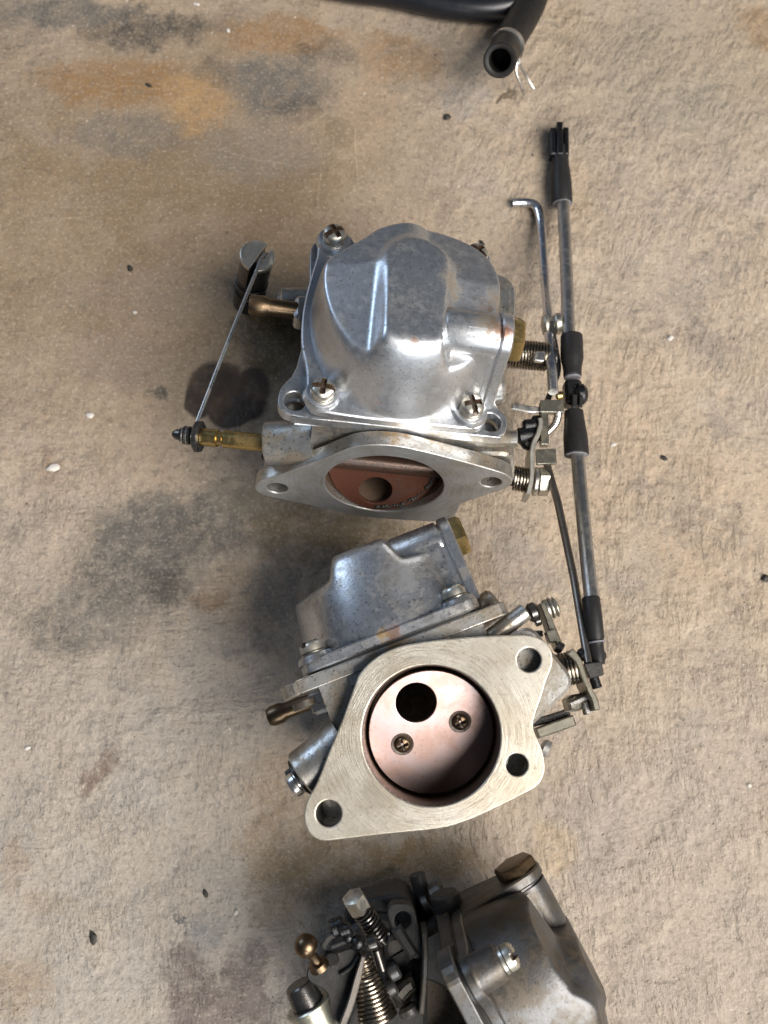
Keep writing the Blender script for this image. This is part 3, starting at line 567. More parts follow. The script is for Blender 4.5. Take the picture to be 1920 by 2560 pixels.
# ---- bore plates
def tilt_plate(depth, deg): return Matrix.Translation((0, depth, 0)) @ BOWL @ Matrix.Rotation(R(90+deg), 4, 'X')
MP1 = tilt_plate(12, -24)
o = MB(MP1).holed([(24.5*math.cos(a), 27.0*math.sin(a)) for a in np.linspace(0, 2*math.pi, 64, endpoint=False)], [circ(-1.8, -16.3, 7.3, 40)], -0.8, 0.8, 0.25, Matrix()).build('choke_plate', 'copper', c1, 'rust brown choke plate with a round hole', sharp=14)
MB(MP1).cyl((-24.2, -0.5, 1.2), (24.2, -0.5, 1.2), 4.2, 28, 0.2).build('choke_shaft', 'oilbrown', c1)
b = MB(MP1)
for k in range(26):
    a = R(-118+k*3.1); rr = 25.2+rng.uniform(-.5, .4); b.ball((24.5/27*rr*math.cos(a+.5), rr*math.sin(a+.5), .7), rng.uniform(.5, 1.3), n=8)
b.build('oil_crust', 'crumb', o)
MP2 = tilt_plate(21, 19)
o = MB(MP2).holed([(23.7*math.cos(a), 24.6*math.sin(a)) for a in np.linspace(0, 2*math.pi, 64, endpoint=False)], [circ(-1.2, 13.4, 7.8, 40)], -0.8, 0.8, 0.25, Matrix()).build('throttle_plate', 'plate', c2, 'throttle plate with a round hole and two screws', sharp=14)
for x in (-11.8, 11.8):
    pl = screw_mb(3.0, 2.2); q = MB(MP2 @ Matrix.Translation((x, 0, 0.6))); q.v = [q.M @ v for v in pl.v]; q.f = pl.f; q.mi = pl.mi
    q.build('plate_screw', ['brassdark', 'grime'], o)
    MB(MP2).lathe((x, 0, 0.82), (0, 0, 1), [(0, 3.0), (0.25, 3.9), (0.25, 4.3), (0, 4.4)], 32).build('screw_recess', 'grime', o)

# ------------------------------------------------------------------ linkage helpers (world coordinates)
def strip_outline(pts, width):
    P = [Vector((p[0], p[1])) for p in pts]; L, Rr = [], []
    ws = width if hasattr(width, '__len__') else [width]*len(P)
    for i, p in enumerate(P):
        d = (P[min(i+1, len(P)-1)]-P[max(i-1, 0)]).normalized(); n = Vector((-d.y, d.x))*(ws[i]/2)
        L.append(p+n); Rr.append(p-n)
    return [(p.x, p.y) for p in L+Rr[::-1]]
def strip(b, pts, width, z0, z1, c=0.3, smooth_k=4):
    P = spline([Vector((p[0], p[1], 0)) for p in pts], False, smooth_k) if len(pts) > 2 else pts
    wd = width
    if hasattr(width, '__len__'): wd = list(np.interp(np.linspace(0, 1, len(P)), np.linspace(0, 1, len(width)), width))
    return b.prism(strip_outline(P, wd), z0, z1, c)
def bent(pts, r, k=7): return MB().tube(spline(pts, False, k), r, 14)
def quad(b, pts, z0, z1, c=0.3, r=0.6): return b.prism(fillet([(p.x, p.y) for p in pts], r), z0, z1, c)
def hexnut(b, a, e, r, a0=0.3): 
    a, e = Vector(a), Vector(e); L = (e-a).length
    return b.lathe(a, e-a, [(0, 0), (0, r*.82), (r*.10, r), (L-r*.10, r), (L, r*.84), (L, 0)], 6, a0=a0)

# ------------------------------------------------------------------ standing carburetor: shaft on the left
b = MB().cyl((-48.2, 13, 16), (-46.5, 13, 16), 7.6, 28); b.cyl((-49.2, 13, 16), (-48, 13, 16), 5.2); b.ball((-49.6, 9.4, 10.6), 1.7); b.build('shaft_seal', 'wet', c1)
sa, se = Vector((-48.4, 12.8, 16.0)), Vector((-77.0, 16.4, 17.0)); d = (se-sa).normalized(); L = (se-sa).length
sh = MB().lathe(sa, d, [(0, 0), (0, 3.75), (18.0, 3.75), (18.4, 3.4), (18.5, 2.9), (20.6, 2.9), (20.9, 3.7), (L-1.0, 3.75), (L-.6, 3.2), (L-.6, 0)], 28).build('throttle_shaft', 'brass', c1, 'brass shaft poking out of the left boss')
w0 = sa+d*(L-0.8)
b = MB().lathe(w0, d, [(0, 0), (0, 6.4), (0.4, 6.8), (2.2, 6.8), (2.6, 6.3), (2.6, 0)], 10); b.build('shaft_washer', 'oily', sh)
b = MB()
for k, (h, r) in enumerate([(2.6, 3.6), (4.4, 3.9), (6.2, 3.9), (8.0, 3.0)]): b.lathe(w0+d*h, d, [(0, 0), (0, r-.4), (.4, r), (1.2, r), (1.5, r-.5), (1.5, 0)], 22)
b.lathe(w0+d*2.5, d, [(0, 2.3), (8.5, 2.3), (10.2, 1.2), (10.4, 0)], 16); b.build('shaft_nut', 'oily', sh)
b = MB().cyl(w0+d*5.6, w0+d*6.1, 4.05, 24, 0.1).cyl(w0+d*7.5, w0+d*7.9, 3.9, 24, 0.1); b.build('bright_washer', 'steel', sh)
WIRE_END = M1 @ (w0+d*4.3)

# ------------------------------------------------------------------ standing carburetor: springs and levers on the right
ZL1 = 46
b = MB(); strip(b, [cR(x, y, 51) for x, y in ((818, 1165), (828, 1225), (800, 1330), (757, 1420), (738, 1520), (738, 1620), (738, 1720), (727, 1830), (698, 1950))], 2.1, 36, 51.5, 0.35)
lev = b.build('throttle_lever', 'zinc', c1, world=True)
b = MB(); quad(b, [cR(775, 1490, 50), cR(980, 1482, 50), cR(992, 1635, 50), cR(785, 1640, 50)], 47.8, 50.2); b.build('lever_tab', 'zincdark', lev, world=True)
b = MB().spring(cR(548, 1783, ZL1), cR(705, 1812, ZL1), 5.0, 5.2, 0.62); b.build('return_spring', 'spring', c1, 'short coil spring beside the flange ear', world=True)
b = MB().cyl(cR(520, 1780, ZL1), cR(720, 1812, ZL1), 3.6); b.build('spring_core', 'oily', c1, world=True)
b = MB().cyl(cR(752, 1818, ZL1), cR(795, 1822, ZL1), 6.4, 28, 0.4); b.build('lever_washer', 'steel', c1, world=True)
b = hexnut(MB(), cR(795, 1818, ZL1), cR(915, 1824, ZL1), 6.4, 0.35); b.build('lever_nut', 'zinc', c1, 'bright hex nut on the lever', world=True)
b = MB().spring(cR(500, 505, 45), cR(905, 545, 45), 6.1, 13.5, 0.62); b.build('return_spring', 'spring', c1, 'long dark coil spring behind the brass plug', world=True)
b = MB().cyl(cR(430, 500, 45), cR(990, 555, 45), 4.6); b.build('spring_core', 'oily', c1, world=True)
b = MB(); quad(b, [cR(748, 575, 53), cR(770, 482, 53), cR(880, 482, 53), cR(862, 590, 53)], 50, 53.2, 0.4, 1.2); b.build('spring_tab', 'steel', c1, world=True)
b = MB().cyl(cR(848, 220, 40), cR(905, 215, 40), 5.0, 24, 0.8).cyl(cR(960, 205, 40), cR(1040, 200, 40), 5.0, 24, 0.8)
b.cyl(cR(850, 215, 40), cR(1035, 205, 40), 3.2); b.build('lever_roller', 'zinc', c1, world=True)
b = MB(); strip(b, [cR(930, 180, 43), cR(950, 320, 43), cR(985, 510, 43), cR(1000, 700, 43), cR(900, 980, 43)], 2.6, 36, 44); b.build('roller_lever', 'oily', c1, world=True)
b = MB(); quad(b, [cR(822, 985, 51), cR(1062, 980, 51), cR(1066, 1112, 51), cR(815, 1108, 51)], 47.5, 51.5); 
strip(b, [cR(862, 1090, 50), cR(868, 1250, 50), cR(868, 1440, 50)], 3.4, 45, 50.5, 0.4); b.build('link_bracket', 'zincdark', c1, world=True)
b = MB(); strip(b, [cR(528, 1045, 50), cR(600, 1052, 50), cR(700, 1072, 50), cR(830, 1082, 50)], [2.6, 3.1, 3.1, 2.8], 48.3, 50.0, 0.5); b.build('bracket_arm', 'steel', c1, world=True)
b = MB().cyl(cR(535, 1385, 47), cR(600, 1380, 47), 2.2, 18, 0.8).cyl(cR(580, 1360, 46), cR(810, 1330, 46), 3.9, 20, 1.2).cyl(cR(640, 1250, 47), cR(830, 1235, 47), 2.9, 20, 1.0).cyl(cR(735, 1195, 47), cR(830, 1185, 47), 2.2, 18, .8)
b.ball(cR(700, 1420, 45), 3.6); b.build('greasy_clip', 'wet', c1, 'black greasy clip on the lever end', world=True)
b = bent([cR(1003, 1105, 50), cR(998, 1170, 49), cR(962, 1250, 48), cR(890, 1320, 47)], 1.75); b.build('bracket_hook', 'steel', c1, world=True)
b = MB().cyl(cR(985, 940, 51), cR(1055, 935, 51), 1.9, 18, 0.5); b.build('pivot_pin', 'brass', c1, world=True)
b = MB().cyl((50, 76, 18), (54, 76, 18), 3.0, 6, 0.4); b.build('hex_plug', 'oily', c1)

# ------------------------------------------------------------------ throttle linkage: two grey rods joined by black sockets
t = thing('throttle_linkage', 'long grey linkage rods with black plastic sockets, running down the right side', 'linkage rod', Matrix.Translation(cR0(1050, 1600, 0)))
A0, A1 = cR0(1055, 985, 6.5), cR(1112, 340, 45)
MB().tube([A0, A0.lerp(A1, .35)+Vector((.25, 0, 0)), A0.lerp(A1, .7)+Vector((.3, 0, 0)), A1], 3.05, 20).build('rod', 'rod', t, 'thick grey upper rod', world=True)
B0, B1 = cR(1200, 1520, 50), at(1279, 1300, 76)
MB().tube([B0, B0.lerp(B1, .4)+Vector((-.2, 0, 0)), B0.lerp(B1, .75)+Vector((-.25, 0, 0)), B1], 3.0, 20).build('rod', 'rod', t, 'thick grey lower rod', world=True)
def socket(a, e, prof):                    # profile as (fraction, radius)
    a, e = Vector(a), Vector(e); L = (e-a).length
    return MB().lathe(a, e-a, [(0, 0)]+[(f*L, r) for f, r in prof]+[(L, 0)], 28)
ta, te = cR0(1045, 1025, 6.0), cR0(1022, 440, 6.2)
MB().cyl(ta-(te-ta).normalized()*.2, ta+(te-ta).normalized()*.35, 5.0, 28, 0.1).build('worn_rim', 'worn', t, world=True)
sk = socket(ta, te, [(0, 5.1), (.02, 5.35), (.25, 5.4), (.45, 5.2), (.66, 4.4), (.85, 4.2), (.97, 4.1), (1, 3.6)]).build('ball_socket', 'plastic', t, 'black socket at the far end of the linkage', world=True)
b = MB(); strip(b, [cR0(957, 520, 9), cR0(953, 245, 9)], 2.9, 2.2, 10.0, .6); b.build('fork_cheek', 'wet', sk, world=True)
b = MB(); strip(b, [cR0(1090, 520, 9), cR0(1086, 240, 9)], 2.7, 2.2, 9.8, .6); b.build('fork_cheek', 'wet', sk, world=True)
b = MB(); strip(b, [cR0(1026, 520, 10), cR0(1020, 190, 10)], 3.0, 3, 11.2, .5); b.build('centre_bar', 'wet', sk, world=True)
ma, me_ = cR(1143, 325, 45), cR(1152, 745, 47)
s2 = socket(ma, me_, [(0, 4.6), (.01, 4.95), (.05, 5.0), (.3, 5.1), (.52, 5.15), (.60, 5.0), (.75, 4.35), (.85, 4.1), (.98, 4.05), (1, 3.6)]).build('ball_socket', 'plastic', t, 'upper half of the middle socket', world=True)
la, le = cR(1195, 1548, 50), cR(1165, 1095, 48)
s3 = socket(la, le, [(0, 5.0), (.01, 5.35), (.05, 5.4), (.38, 5.35), (.48, 5.15), (.7, 4.6), (.9, 4.3), (.98, 4.2), (1, 3.6)]).build('ball_socket', 'plastic', t, 'lower half of the middle socket', world=True)
MB().cyl(cR(1195, 1552, 50), cR(1195, 1540, 50), 4.9, 28, 0.1).build('worn_rim', 'worn', t, world=True)
b = MB().box((0, 0, 0), (7.6, 12, 8.4), Matrix.Translation(cR(1150, 925, 46)), 1.4, 2.0); b.cyl(cR(1170, 930, 48), cR(1296, 925, 48), 4.8, 22, 1.6); b.build('joint_housing', 'wet', s3, world=True)
b = MB(); strip(b, [cR(1175, 1060, 53), cR(1178, 920, 53)], 2.2, 50, 53.0, .5); strip(b, [cR(1235, 1050, 52), cR(1240, 920, 52)], 1.8, 50, 52.6, .5); b.build('joint_rib', 'plastic', s3, world=True)
MB().cyl(cR(1150, 742, 47), cR(1151, 762, 47), 3.75, 28, 0.1).build('worn_rim', 'worn', s2, world=True)
ea, ee = at(1276, 1290, 76), cS(1432, 1080, 78)
b = socket(ea, ee, [(0, 3.3), (.02, 3.6), (.3, 3.7), (.6, 3.6), (.66, 3.0), (.78, 2.9), (.9, 3.2), (1, 2.6)]).build('ball_socket', 'plastic', t, 'slim black socket beside the lower carburetor', world=True)
MB().cyl(cS(1414, 840, 78), cS(1417, 858, 78), 3.4, 24, 0.1).build('worn_rim', 'worn', b, world=True)

# ------------------------------------------------------------------ two choke rods
b = MB().tube([cR0(540, 1012, 3.2)]+spline([cR0(600, 1010, 3.2), cR0(690, 1010, 3.2), cR0(765, 1035, 3.4), cR0(808, 1115, 3.9), cR0(835, 1300, 6), cR0(872, 1800, 17), cR(900, 100, 33), cR(928, 500, 48), cR(955, 900, 56)], False, 6), 2.3, 16)
tag(b.build('choke_rod', 'chrome'), 'shiny bent steel rod with a hooked top end, left of the grey linkage rods', 'rod')
b = MB().tube([cR(885, 1620, 47), cR(930, 1780, 50), at(1205, 1085, 56), at(1240, 1250, 67), cS(1330, 1075, 81)], 1.65, 14)
tag(b.build('choke_rod', 'darkrod'), 'thin dark brown steel rod slanting down to the lower carburetor', 'rod')

# ------------------------------------------------------------------ slotted plunger and its wire
p0, p1 = Vector((-69.5, 212.5, 0.3)), Vector((-58.6, 217.5, 44)); ax = (p1-p0).normalized()
t = thing('pump_plunger', 'steel plunger with a slotted head, left of the standing carburetor, holding a thin wire', 'plunger', Matrix.Translation(p0))
sd = Vector((math.cos(R(-28)), math.sin(R(-28)), 0)); sd = (sd-ax*sd.dot(ax)).normalized()     # across the slot
F = frame(p1, ax, sd)
def half(x0, x1, r, z0, z1):                # round head cut by the slot
    a = [(math.sqrt(max(0, r*r-x0*x0)), x0), (math.sqrt(max(0, r*r-x1*x1)), x1)]
    t0 = math.asin(max(-1, min(1, x0/r))); t1 = math.asin(max(-1, min(1, x1/r)))
    pts = [(r*math.sin(q), r*math.cos(q)) for q in np.linspace(t0, t1, 14)]
    return pts+[(x, -y) for x, y in pts[::-1]]
b = MB(F); b.prism(half(-8.2, 0.3, 8.2, 0, 0), -2.6, 0, 0.35); b.prism(half(3.4, 8.2, 8.2, 0, 0), -2.6, 0, 0.35); b.build('slotted_head', 'zinc', t, world=True)
b = MB(F); b.prism(half(-7.6, 0.2, 7.6, 0, 0), -18, -2.6, 0.2); b.prism(half(3.5, 7.6, 7.6, 0, 0), -18, -2.6, 0.2); b.build('slot_cheek', 'oily', t, world=True)
b = MB(F).lathe((0, 0, -44), (0, 0, 1), [(0, 0), (0, 6.4), (1, 7.0), (8, 7.2), (14, 7.4), (14.2, 7.9), (15, 7.9), (15.2, 7.4), (21, 7.5), (21.2, 7.9), (22, 7.9), (22.2, 7.5), (26.4, 7.5), (26.4, 0)], 32); b.build('plunger_body', 'wet', t, world=True)
hook = F @ Vector((1.85, 1.5, -1.0)); 
pts = [F @ Vector((1.85, 6.8, -9)), F @ Vector((1.85, 5.0, -2.5)), hook]
mid = [hook.lerp(WIRE_END, q)+Vector((0, 0, 1.2*math.sin(math.pi*q))) for q in (.12, .35, .6, .85)]
MB().tube(spline(pts+mid+[WIRE_END], False, 6), 0.85, 10).build('wire_link', 'steel', t, world=True)
MB(F).cyl((1.85, 7.0, -9), (1.85, 3.0, -1.6), 1.45, 14).build('wire_collar', 'oily', t, world=True)

# ------------------------------------------------------------------ lying carburetor: shaft end, spring and levers
b = MB().cyl((-49.6, 13, 16), (-48, 13, 16), 7.4, 28); b.cyl((-54, 20.5, 19.5), (-48, 20.5, 19.5), 1.7, 14); b.build('shaft_seal', 'wet', c2)
b = MB(); sm = screw_mb(4.6, 4.2); T = frame((-50.6, 13, 15), (-1, 0, 0)); b.v = [T @ v for v in sm.v]; b.f = sm.f; b.mi = sm.mi; b.build('shaft_screw', ['steel', 'grime'], c2)
Z2_ = 80
b = MB().spring(cS(600, 1235, Z2_), cS(1215, 1110, Z2_), 5.9, 17, 0.62); b.build('return_spring', 'spring', c2, 'coil spring behind the flange ear', world=True)
b = MB().cyl(cS(560, 1240, Z2_), cS(1230, 1108, Z2_), 4.3); b.build('spring_core', 'oily', c2, world=True)
b = MB().cyl(cS(800, 1440, 70), cS(965, 1385, 70), 3.4, 20, .6).cyl(cS(840, 1930, 78), cS(925, 1985, 78), 3.6, 20, .8); b.build('body_boss', 'cast', c2, world=True)
b = MB(); strip(b, [cS(1140, 945, 86), cS(1225, 1045, 86), cS(1275, 1180, 86), cS(1330, 1320, 86), cS(1395, 1450, 86), cS(1420, 1560, 86)], [3.2, 2.5, 2.0, 2.0, 2.4, 2.2], 70, 86.5, .4); l2 = b.build('throttle_lever', 'zincdark', c2, world=True)
b = MB(); strip(b, [cS(1120, 1500, 78), cS(1200, 1480, 78), cS(1370, 1420, 78)], [4.5, 6.6, 4.5], 66, 78.5, 1.0); b.build('rod_clamp', 'zincdark', l2, world=True)
b = MB(); strip(b, [cS(1140, 1505, 81), cS(1330, 1420, 81)], 1.7, 77, 81.5); strip(b, [cS(1300, 1470, 80), cS(1335, 1600, 80)], 2.0, 74, 80.5); b.build('clamp_tab', 'steel', l2, world=True)
b = MB(); quad(b, [cS(1275, 1075, 83), cS(1470, 1050, 83), cS(1492, 1195, 83), cS(1345, 1230, 83)], 79, 83.5, .4, .8); b.build('link_bracket', 'oily', c2, world=True)
b = MB().cyl(cS(1385, 1215, 76), cS(1425, 1330, 76), 2.0, 16); b.ball(cS(1280, 980, 78), 2.8).ball(cS(1450, 990, 77), 2.6); b.build('greasy_clip', 'wet', c2, world=True)
b = MB(); strip(b, [cS(800, 1800, 52), cS(980, 1735, 52), cS(1190, 1660, 52)], [4.2, 4.6, 4.4], 44, 52.5, .6); b.build('idle_arm', 'zincdark', c2, 'flat pale arm sticking out below the flange', world=True)
b = MB(); strip(b, [cS(770, 1690, 50), cS(950, 1640, 50), cS(1150, 1575, 50)], 3.2, 40, 47.5, .6); b.build('dark_strip', 'oily', c2, world=True)  # dark strip laid along the upper side of the arm
b = MB(); strip(b, [cS(850, 440, 70), cS(900, 560, 70), cS(960, 720, 70), cS(1045, 910, 70)], [2.4, 2.6, 3.0, 2.6], 60, 70.5, .5); quad(b, [cS(890, 740, 72), cS(990, 710, 72), cS(1020, 850, 72), cS(930, 860, 72)], 66, 72); b.build('roller_lever', 'zincdark', c2, world=True)
b = MB().cyl(cS(705, 560, 66), cS(805, 525, 66), 4.0, 24, 1.0).cyl(cS(775, 640, 66), cS(830, 620, 66), 2.2); b.build('lever_roller', 'oily', c2, world=True)
b = MB().cyl(cS(880, 520, 66), cS(925, 505, 66), 4.3, 26, .5).cyl(cS(932, 503, 66), cS(960, 493, 66), 4.5, 26, .4).cyl(cS(968, 495, 66), cS(1010, 480, 66), 4.3, 26, 1.0); b.build('roller_washer', 'zinc', c2, world=True)
b = MB(); strip(b, [cS(860, 760, 66), cS(740, 770, 64)], 2.4, 60, 66); b.cyl(cS(1000, 890, 74), cS(1060, 930, 74), 2.4); b.build('lever_link', 'oily', c2, world=True)

# ------------------------------------------------------------------ dark carburetor: ball stud, plunger barrel, spring, levers, lug
ball = cB(470, 770, 78); n1 = cB(575, 930, 74); n2 = cB(600, 1000, 71)
b = MB().ball(ball, 4.45).lathe(ball, n1-ball, [(3.2, 2.6), (5.0, 1.9), ((n1-ball).length-.5, 2.0), ((n1-ball).length, 3.6), ((n1-ball).length+2.2, 3.9), ((n1-ball).length+2.4, 0)], 20)
b.build('ball_stud', 'brassdark', c3, 'shiny brass ball stud', world=True)
b = MB(); b.prism([(p.x, p.y) for p in spline([cB(x, y, 68) for x, y in ((475, 1040), (520, 930), (640, 830), (760, 830), (900, 790), (985, 860), (985, 960), (930, 1180), (870, 1400), (790, 1520), (700, 1420), (680, 1250), (610, 1170), (510, 1120))], True, 4)], 64.5, 68, 0.6); l3 = b.build('throttle_lever', 'darkplate', c3, world=True)
b = MB(); strip(b, [cB(1015, 870, 74), cB(960, 1080, 74), cB(890, 1330, 74), cB(800, 1560, 74)], [1.5, 2.6, 2.6, 2.4], 64, 74, .4); b.build('lever_edge', 'darkrod', l3, 'rusty edge of the lever', world=True)
b = MB(); strip(b, [cB(620, 800, 70), cB(680, 700, 70), cB(760, 660, 70)], 2.4, 66, 70.4, .8); strip(b, [cB(700, 790, 71), cB(850, 730, 71), cB(940, 660, 71)], 1.6, 67, 70.8, .5); strip(b, [cB(790, 1050, 70), cB(900, 980, 70), cB(970, 880, 70)], 1.4, 67.5, 70.2, .5); b.build('link_plate', 'darkplate', c3, world=True)
b = MB().cyl(cB(700, 620, 68), cB(840, 560, 68), 3.6, 20, 1).cyl(cB(780, 640, 71), cB(900, 600, 71), 2.4, 18, .8).ball(cB(870, 690, 70), 2.2).ball(cB(960, 740, 70), 3.0).cyl(cB(700, 520, 68), cB(740, 590, 68), 1.6); b.build('greasy_clip', 'wet', c3, world=True)
b = MB().spring(cB(1000, 905, 66), cB(1150, 1470, 66), 3.2, 14.5, 0.72, 7.2); b.build('return_spring', 'spring', c3, 'widening bronze coloured coil spring', world=True)
b = MB().lathe(cB(1000, 905, 66), cB(1150, 1470, 66)-cB(1000, 905, 66), [(0, 0), (0, 2.2), (56*.37, 5.6), (21.5, 0)], 20); b.build('spring_core', 'oily', c3, world=True)
a, e = cB(395, 1130, 66), cB(690, 1720, 62)
d3 = (e-a).normalized(); 
MB().lathe(a, d3, [(0, 0), (0, 4.6), (.5, 5.2), (1.6, 5.5), (8.5, 6.4), (8.5, 0)], 30).build('barrel_cap', 'oily', c3, 'dark rust topped cap of the barrel', world=True)
MB().lathe(a+d3*8.2, d3, [(0, 0), (0, 8.3), (.5, 8.8), (1.4, 8.8), (1.8, 8.2), (40, 8.4), (40, 0)], 36).build('plunger_barrel', 'olive', c3, world=True)
b = hexnut(MB(), cB(905, 300, 60), cB(985, 430, 56), 4.6, 0.2); b.build('hex_bolt', 'zinc', c3, 'bright hex bolt head', world=True)
b = MB().spring(cB(985, 420, 56), cB(1170, 700, 50), 3.8, 9, .6); b.build('bolt_spring', 'oily', c3, world=True)
MB().cyl(cB(960, 400, 57), cB(1200, 740, 49), 2.6).build('bolt_shank', 'oily', c3, world=True)
Q = lambda z, pts: [(p.x, p.y) for p in [cB(x, y, z) for x, y in pts]]
b = MB(); lug = fillet(Q(56, ((1225, 460), (1270, 370), (1440, 370), (1500, 440), (1590, 860), (1560, 900), (1430, 890), (1290, 640))), 4)
hole = cB(1385, 530, 56); b.holed(lug, [circ(hole.x, hole.y, 3.2, 24)], 46, 56, .7, Matrix()); b.build('cast_lug', 'darkplate', c3, 'dark cast lug with a round hole', sharp=14, world=True)
b = MB(); b.prism(fillet(Q(52, ((1200, 760), (1330, 700), (1600, 900), (1590, 1420), (1330, 1420), (1230, 1120))), 3), 20, 44, 1.5)
b.prism(fillet(Q(54, ((1230, 1010), (1330, 960), (1370, 1040), (1260, 1120))), 2), 40, 52, 1.5); b.prism(fillet(Q(52, ((1215, 1180), (1310, 1110), (1345, 1180), (1290, 1290))), 2), 38, 50, 1.5)
b.cyl(cB(1390, 1150, 44), cB(1450, 1330, 44), 5.5, 24, 1.2); b.build('cast_rib', 'castdark', c3, world=True)
b = MB(); b.prism(fillet(Q(40, ((650, 930), (840, 640), (1010, 520), (1250, 470), (1620, 900), (1620, 1620), (760, 1620), (690, 1250))), 4), 2, 38, 2.0); b.build('dark_filler_block', 'darkplate', c3, world=True)  # added block; hides the lit floor so the gap under the levers stays dark
b = MB().cyl(cB(1250, 1040, 58), cB(1350, 985, 58), 3.4, 22, .8).cyl(cB(1225, 1200, 57), cB(1320, 1140, 57), 3.0, 22, .8); b.build('passage_boss', 'castdark', c3, world=True)
b = MB(); strip(b, [cB(1590, 640, 62), cB(1600, 900, 62), cB(1585, 1180, 62), cB(1560, 1420, 62)], 2.2, 40, 62, .5); b.build('cast_web', 'castdark', c3, world=True)
b = MB(); strip(b, [cB(1320, 600, 57.5), cB(1420, 760, 57.5), cB(1500, 880, 57.5)], 4.5, 52, 57.2, 1.2); b.build('lug_channel', 'darkplate', c3, world=True)
b = MB().cyl(cB(1040, 760, 62), cB(1150, 720, 62), 3.0, 20, .8).cyl(cB(1130, 800, 60), cB(1190, 1000, 58), 2.2, 16).cyl(cB(720, 900, 70.5), cB(720, 900, 68), 2.6, 18, .5); b.build('pivot_pin', 'oily', c3, world=True)
b = MB(); strip(b, [cB(1330, 1290, 56), cB(1420, 1180, 56), cB(1500, 1130, 56)], 5.5, 40, 56, 1.6); b.cyl(cB(1420, 1330, 55), cB(1470, 1430, 55), 4.2, 22, 1.2); b.build('cast_rib', 'castdark', c3, world=True)
fc = bpy.data.curves.new('digits', 'FONT'); fc.body = '33'; fc.size = 5.6; fc.extrude = 0.35; fc.align_x = 'CENTER'
fo = bpy.data.objects.new('tmp', fc); COL.objects.link(fo); me = bpy.data.meshes.new_from_object(fo)
b = MB(BOWL @ Matrix.Translation((2, 96.9, 31.2)) @ Matrix(((-1, 0, 0, 0), (0, 0, 1, 0), (0, 1, 0, 0), (0, 0, 0, 1)))).add([tuple(v.co) for v in me.vertices], [list(p.vertices) for p in me.polygons])
bpy.data.objects.remove(fo); bpy.data.curves.remove(fc); b.build('raised_digits', 'castdark', c3)

# ------------------------------------------------------------------ hoses at the top edge
def hose(pts, r, ri, name, mat, label):
    P = spline(pts, False, 8); b = MB().tube(P, r, 32, cap=False)
    t0 = (P[0]-P[1]).normalized()
    b.lathe(P[0], t0, [(0, r), (.5, r-.15), (.9, r-.6), (.9, ri+.7), (.5, ri+.1), (0, ri), (-26, ri*.9), (-26, 0)], 32)
    return tag(b.build(name, mat), label, 'hose')
hp = [cT(610, 236, 42), cT(617, 222, 33), cT(634, 188, 24), cT(662, 132, 17), cT(700, 70, 12), cT(738, -10, 9.5), cT(770, -130, 8.5), cT(820, -300, 8.5)]
hose(hp, 8.2, 5.4, 'rubber_hose', 'rubber', 'matte black hose end at the top, its open mouth facing up')
P = spline([cT(-700, -190, 7.2), cT(-300, -110, 7.2), cT(0, -50, 7.2), cT(200, -22, 7.2), cT(400, 20, 7.2), cT(560, 34, 7.2), cT(680, 12, 7.2), cT(770, -50, 7.2), cT(800, -200, 7.2)], False, 8)
tag(MB().tube(P, 7.0, 32).build('rubber_hose', 'gloss'), 'glossy black hose cut off by the top edge, passing under the matte hose', 'hose')
t = thing('hose_clamp', 'steel spring clamp with two prongs round the matte black hose end', 'hose clamp', Matrix.Translation(cT(655, 150, 10)))
hs = spline(hp, False, 8); i = 17; tg = (hs[i+1]-hs[i]).normalized(); F = frame(hs[i], tg, (0, 0, 1))
MB(F).lathe((0, 0, -1.1), (0, 0, 1), [(0, 8.25), (0, 9.1), (2.2, 9.1), (2.2, 8.25), (0, 8.25)], 40).build('band', 'steel', t, world=True)
for a, e in (((672, 275, 20), (703, 371, 9)), ((686, 250, 22), (741, 347, 10))):
    MB().tube(spline([cT(682, 222, 24), cT(*a), cT((a[0]+e[0])/2, (a[1]+e[1])/2, 15), cT(*e)], False, 5), 0.85, 10).build('prong', 'steel', t, world=True)

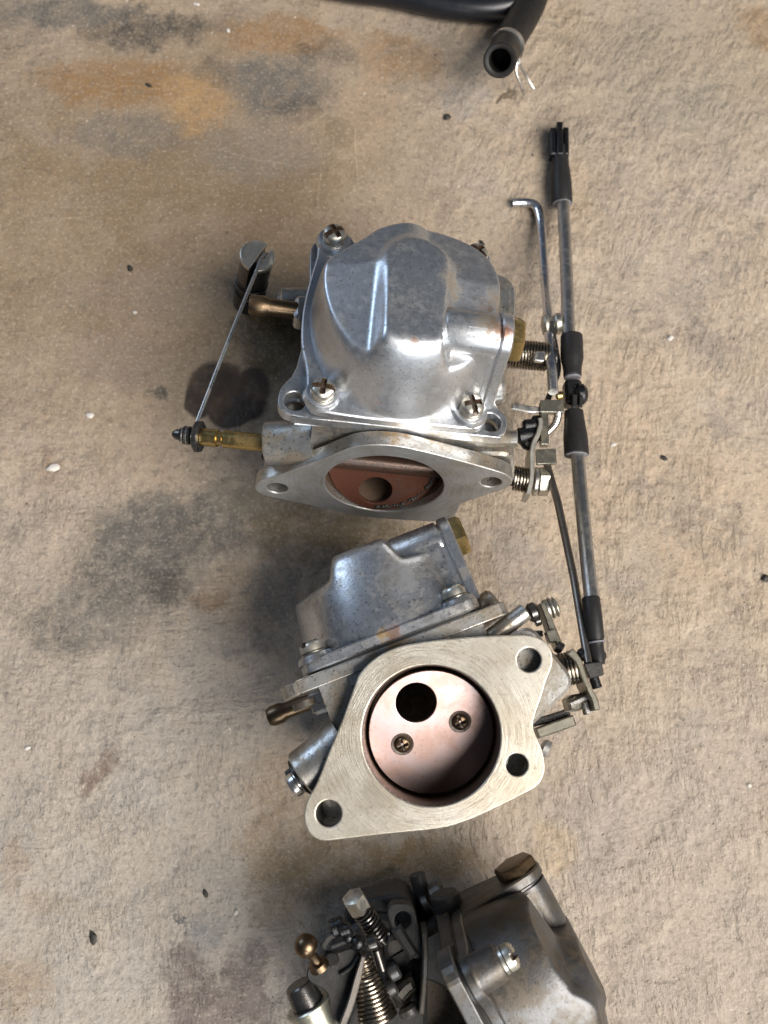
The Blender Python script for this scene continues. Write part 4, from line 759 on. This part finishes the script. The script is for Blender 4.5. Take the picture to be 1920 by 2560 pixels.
# ------------------------------------------------------------------ specks lying on the floor
def lump(q, r, mat, name, label, cat, group, sx=1.0, ang=0.0, seed=0):
    g = np.random.default_rng(seed); b = MB(); p = at(q[0], q[1], 0)
    bm = bmesh.new(); bmesh.ops.create_icosphere(bm, subdivisions=2, radius=1)
    M = Matrix.Translation((p.x, p.y, r*.35)) @ Matrix.Rotation(R(ang), 4, 'Z') @ Matrix.Diagonal((r*sx, r, r*.6, 1))
    ph = g.uniform(0, 6, 6)
    vs = [tuple(v.co*(1+.16*math.sin(3*v.co.x+ph[0])*math.sin(3.4*v.co.y+ph[1])+.14*math.sin(5*v.co.z+4*v.co.x+ph[2]))) for v in bm.verts]
    fs = [[v.index for v in f.verts] for f in bm.faces]; bm.free()
    return tag(b.add(vs, fs, M).build(name, mat, sharp=50), label, cat, group)
for i, (q, r, sx, ang, l) in enumerate([((116, 1011), 2.4, 1.9, 15, 'largest white chip, lying far left level with the round flange'), ((195, 898), 2.3, 1.2, 30, 'round white chip left of the oil stain'), ((1448, 731), 1.7, 1.4, 40, 'white chip on clean concrete right of the rods'),
        ((1325, 961), 1.3, 1.5, 10, 'small white chip just right of the middle black socket'), ((493, 67), 1.3, 1.4, -50, 'small white chip on the brown stain near the top edge'), ((425, 10), 1.4, 1.8, -20, 'long white chip at the top edge left of the hose'),
        ((510, 1971), 1.2, 1.3, 70, 'small white chip above the oily patch at bottom left'), ((1618, 1697), 1.2, 1.1, 0, 'small white chip near the right edge'), ((292, 675), 1.2, 1.2, 0, 'tiny tan white chip below the black crumb at left'), ((60, 1616), 1.2, 1.5, 20, 'pale chip at the far left edge, lower half')]):
    lump(q, r*.75, 'pale', 'stone_chip', l, 'stone chip', 'pale chips on the floor', sx, ang, i)
for i, (q, r, sx, ang, l) in enumerate([((966, 254), 2.2, 1.2, 20, 'largest black crumb, below the hose mouth'), ((281, 580), 1.6, 1.5, -60, 'black crumb left of the slotted plunger'), ((202, 2026), 1.9, 1.8, -75, 'long brown crumb at bottom left'), ((444, 1930), 1.3, 1.8, -60, 'brown crumb above the oily patch at bottom left'),
        ((1434, 990), 1.5, 1.6, -30, 'brown crumb right of the middle black socket'), ((1041, 527), 1.4, 1.8, -70, 'black crumb just behind the standing carburetor'), ((321, 185), 1.1, 2.4, -30, 'thin brown crumb on the ochre stain at top left'), ((1652, 1250), 2.2, 1.2, 60, 'dark crumb at the right edge')]):
    lump(q, r*.8, 'crumb', 'dirt_crumb', l, 'dirt crumb', 'dark crumbs on the floor', sx, ang, 40+i)
b = MB()
for i in range(900):
    x, y = rng.uniform(-215, 215), rng.uniform(-125, 400); r = rng.uniform(.12, .36)*(1.8 if rng.random() < .08 else 1)
    o = rng.uniform(-.5, .5, (4, 3))*.5
    vs = [(x+r*1.2, y, 0), (x-r*.7, y+r, 0), (x-r*.7, y-r, 0), (x, y, r*1.1)]
    b.add([(v[0]+q[0]*r, v[1]+q[1]*r, v[2]) for v, q in zip(vs, o)], [[0, 1, 3], [1, 2, 3], [2, 0, 3], [0, 2, 1]], None, int(rng.random() < .55))
tag(b.build('floor_grit', ['pale', 'crumb'], sharp=5), 'fine pale and dark grit scattered over the concrete', 'grit', kind='stuff')
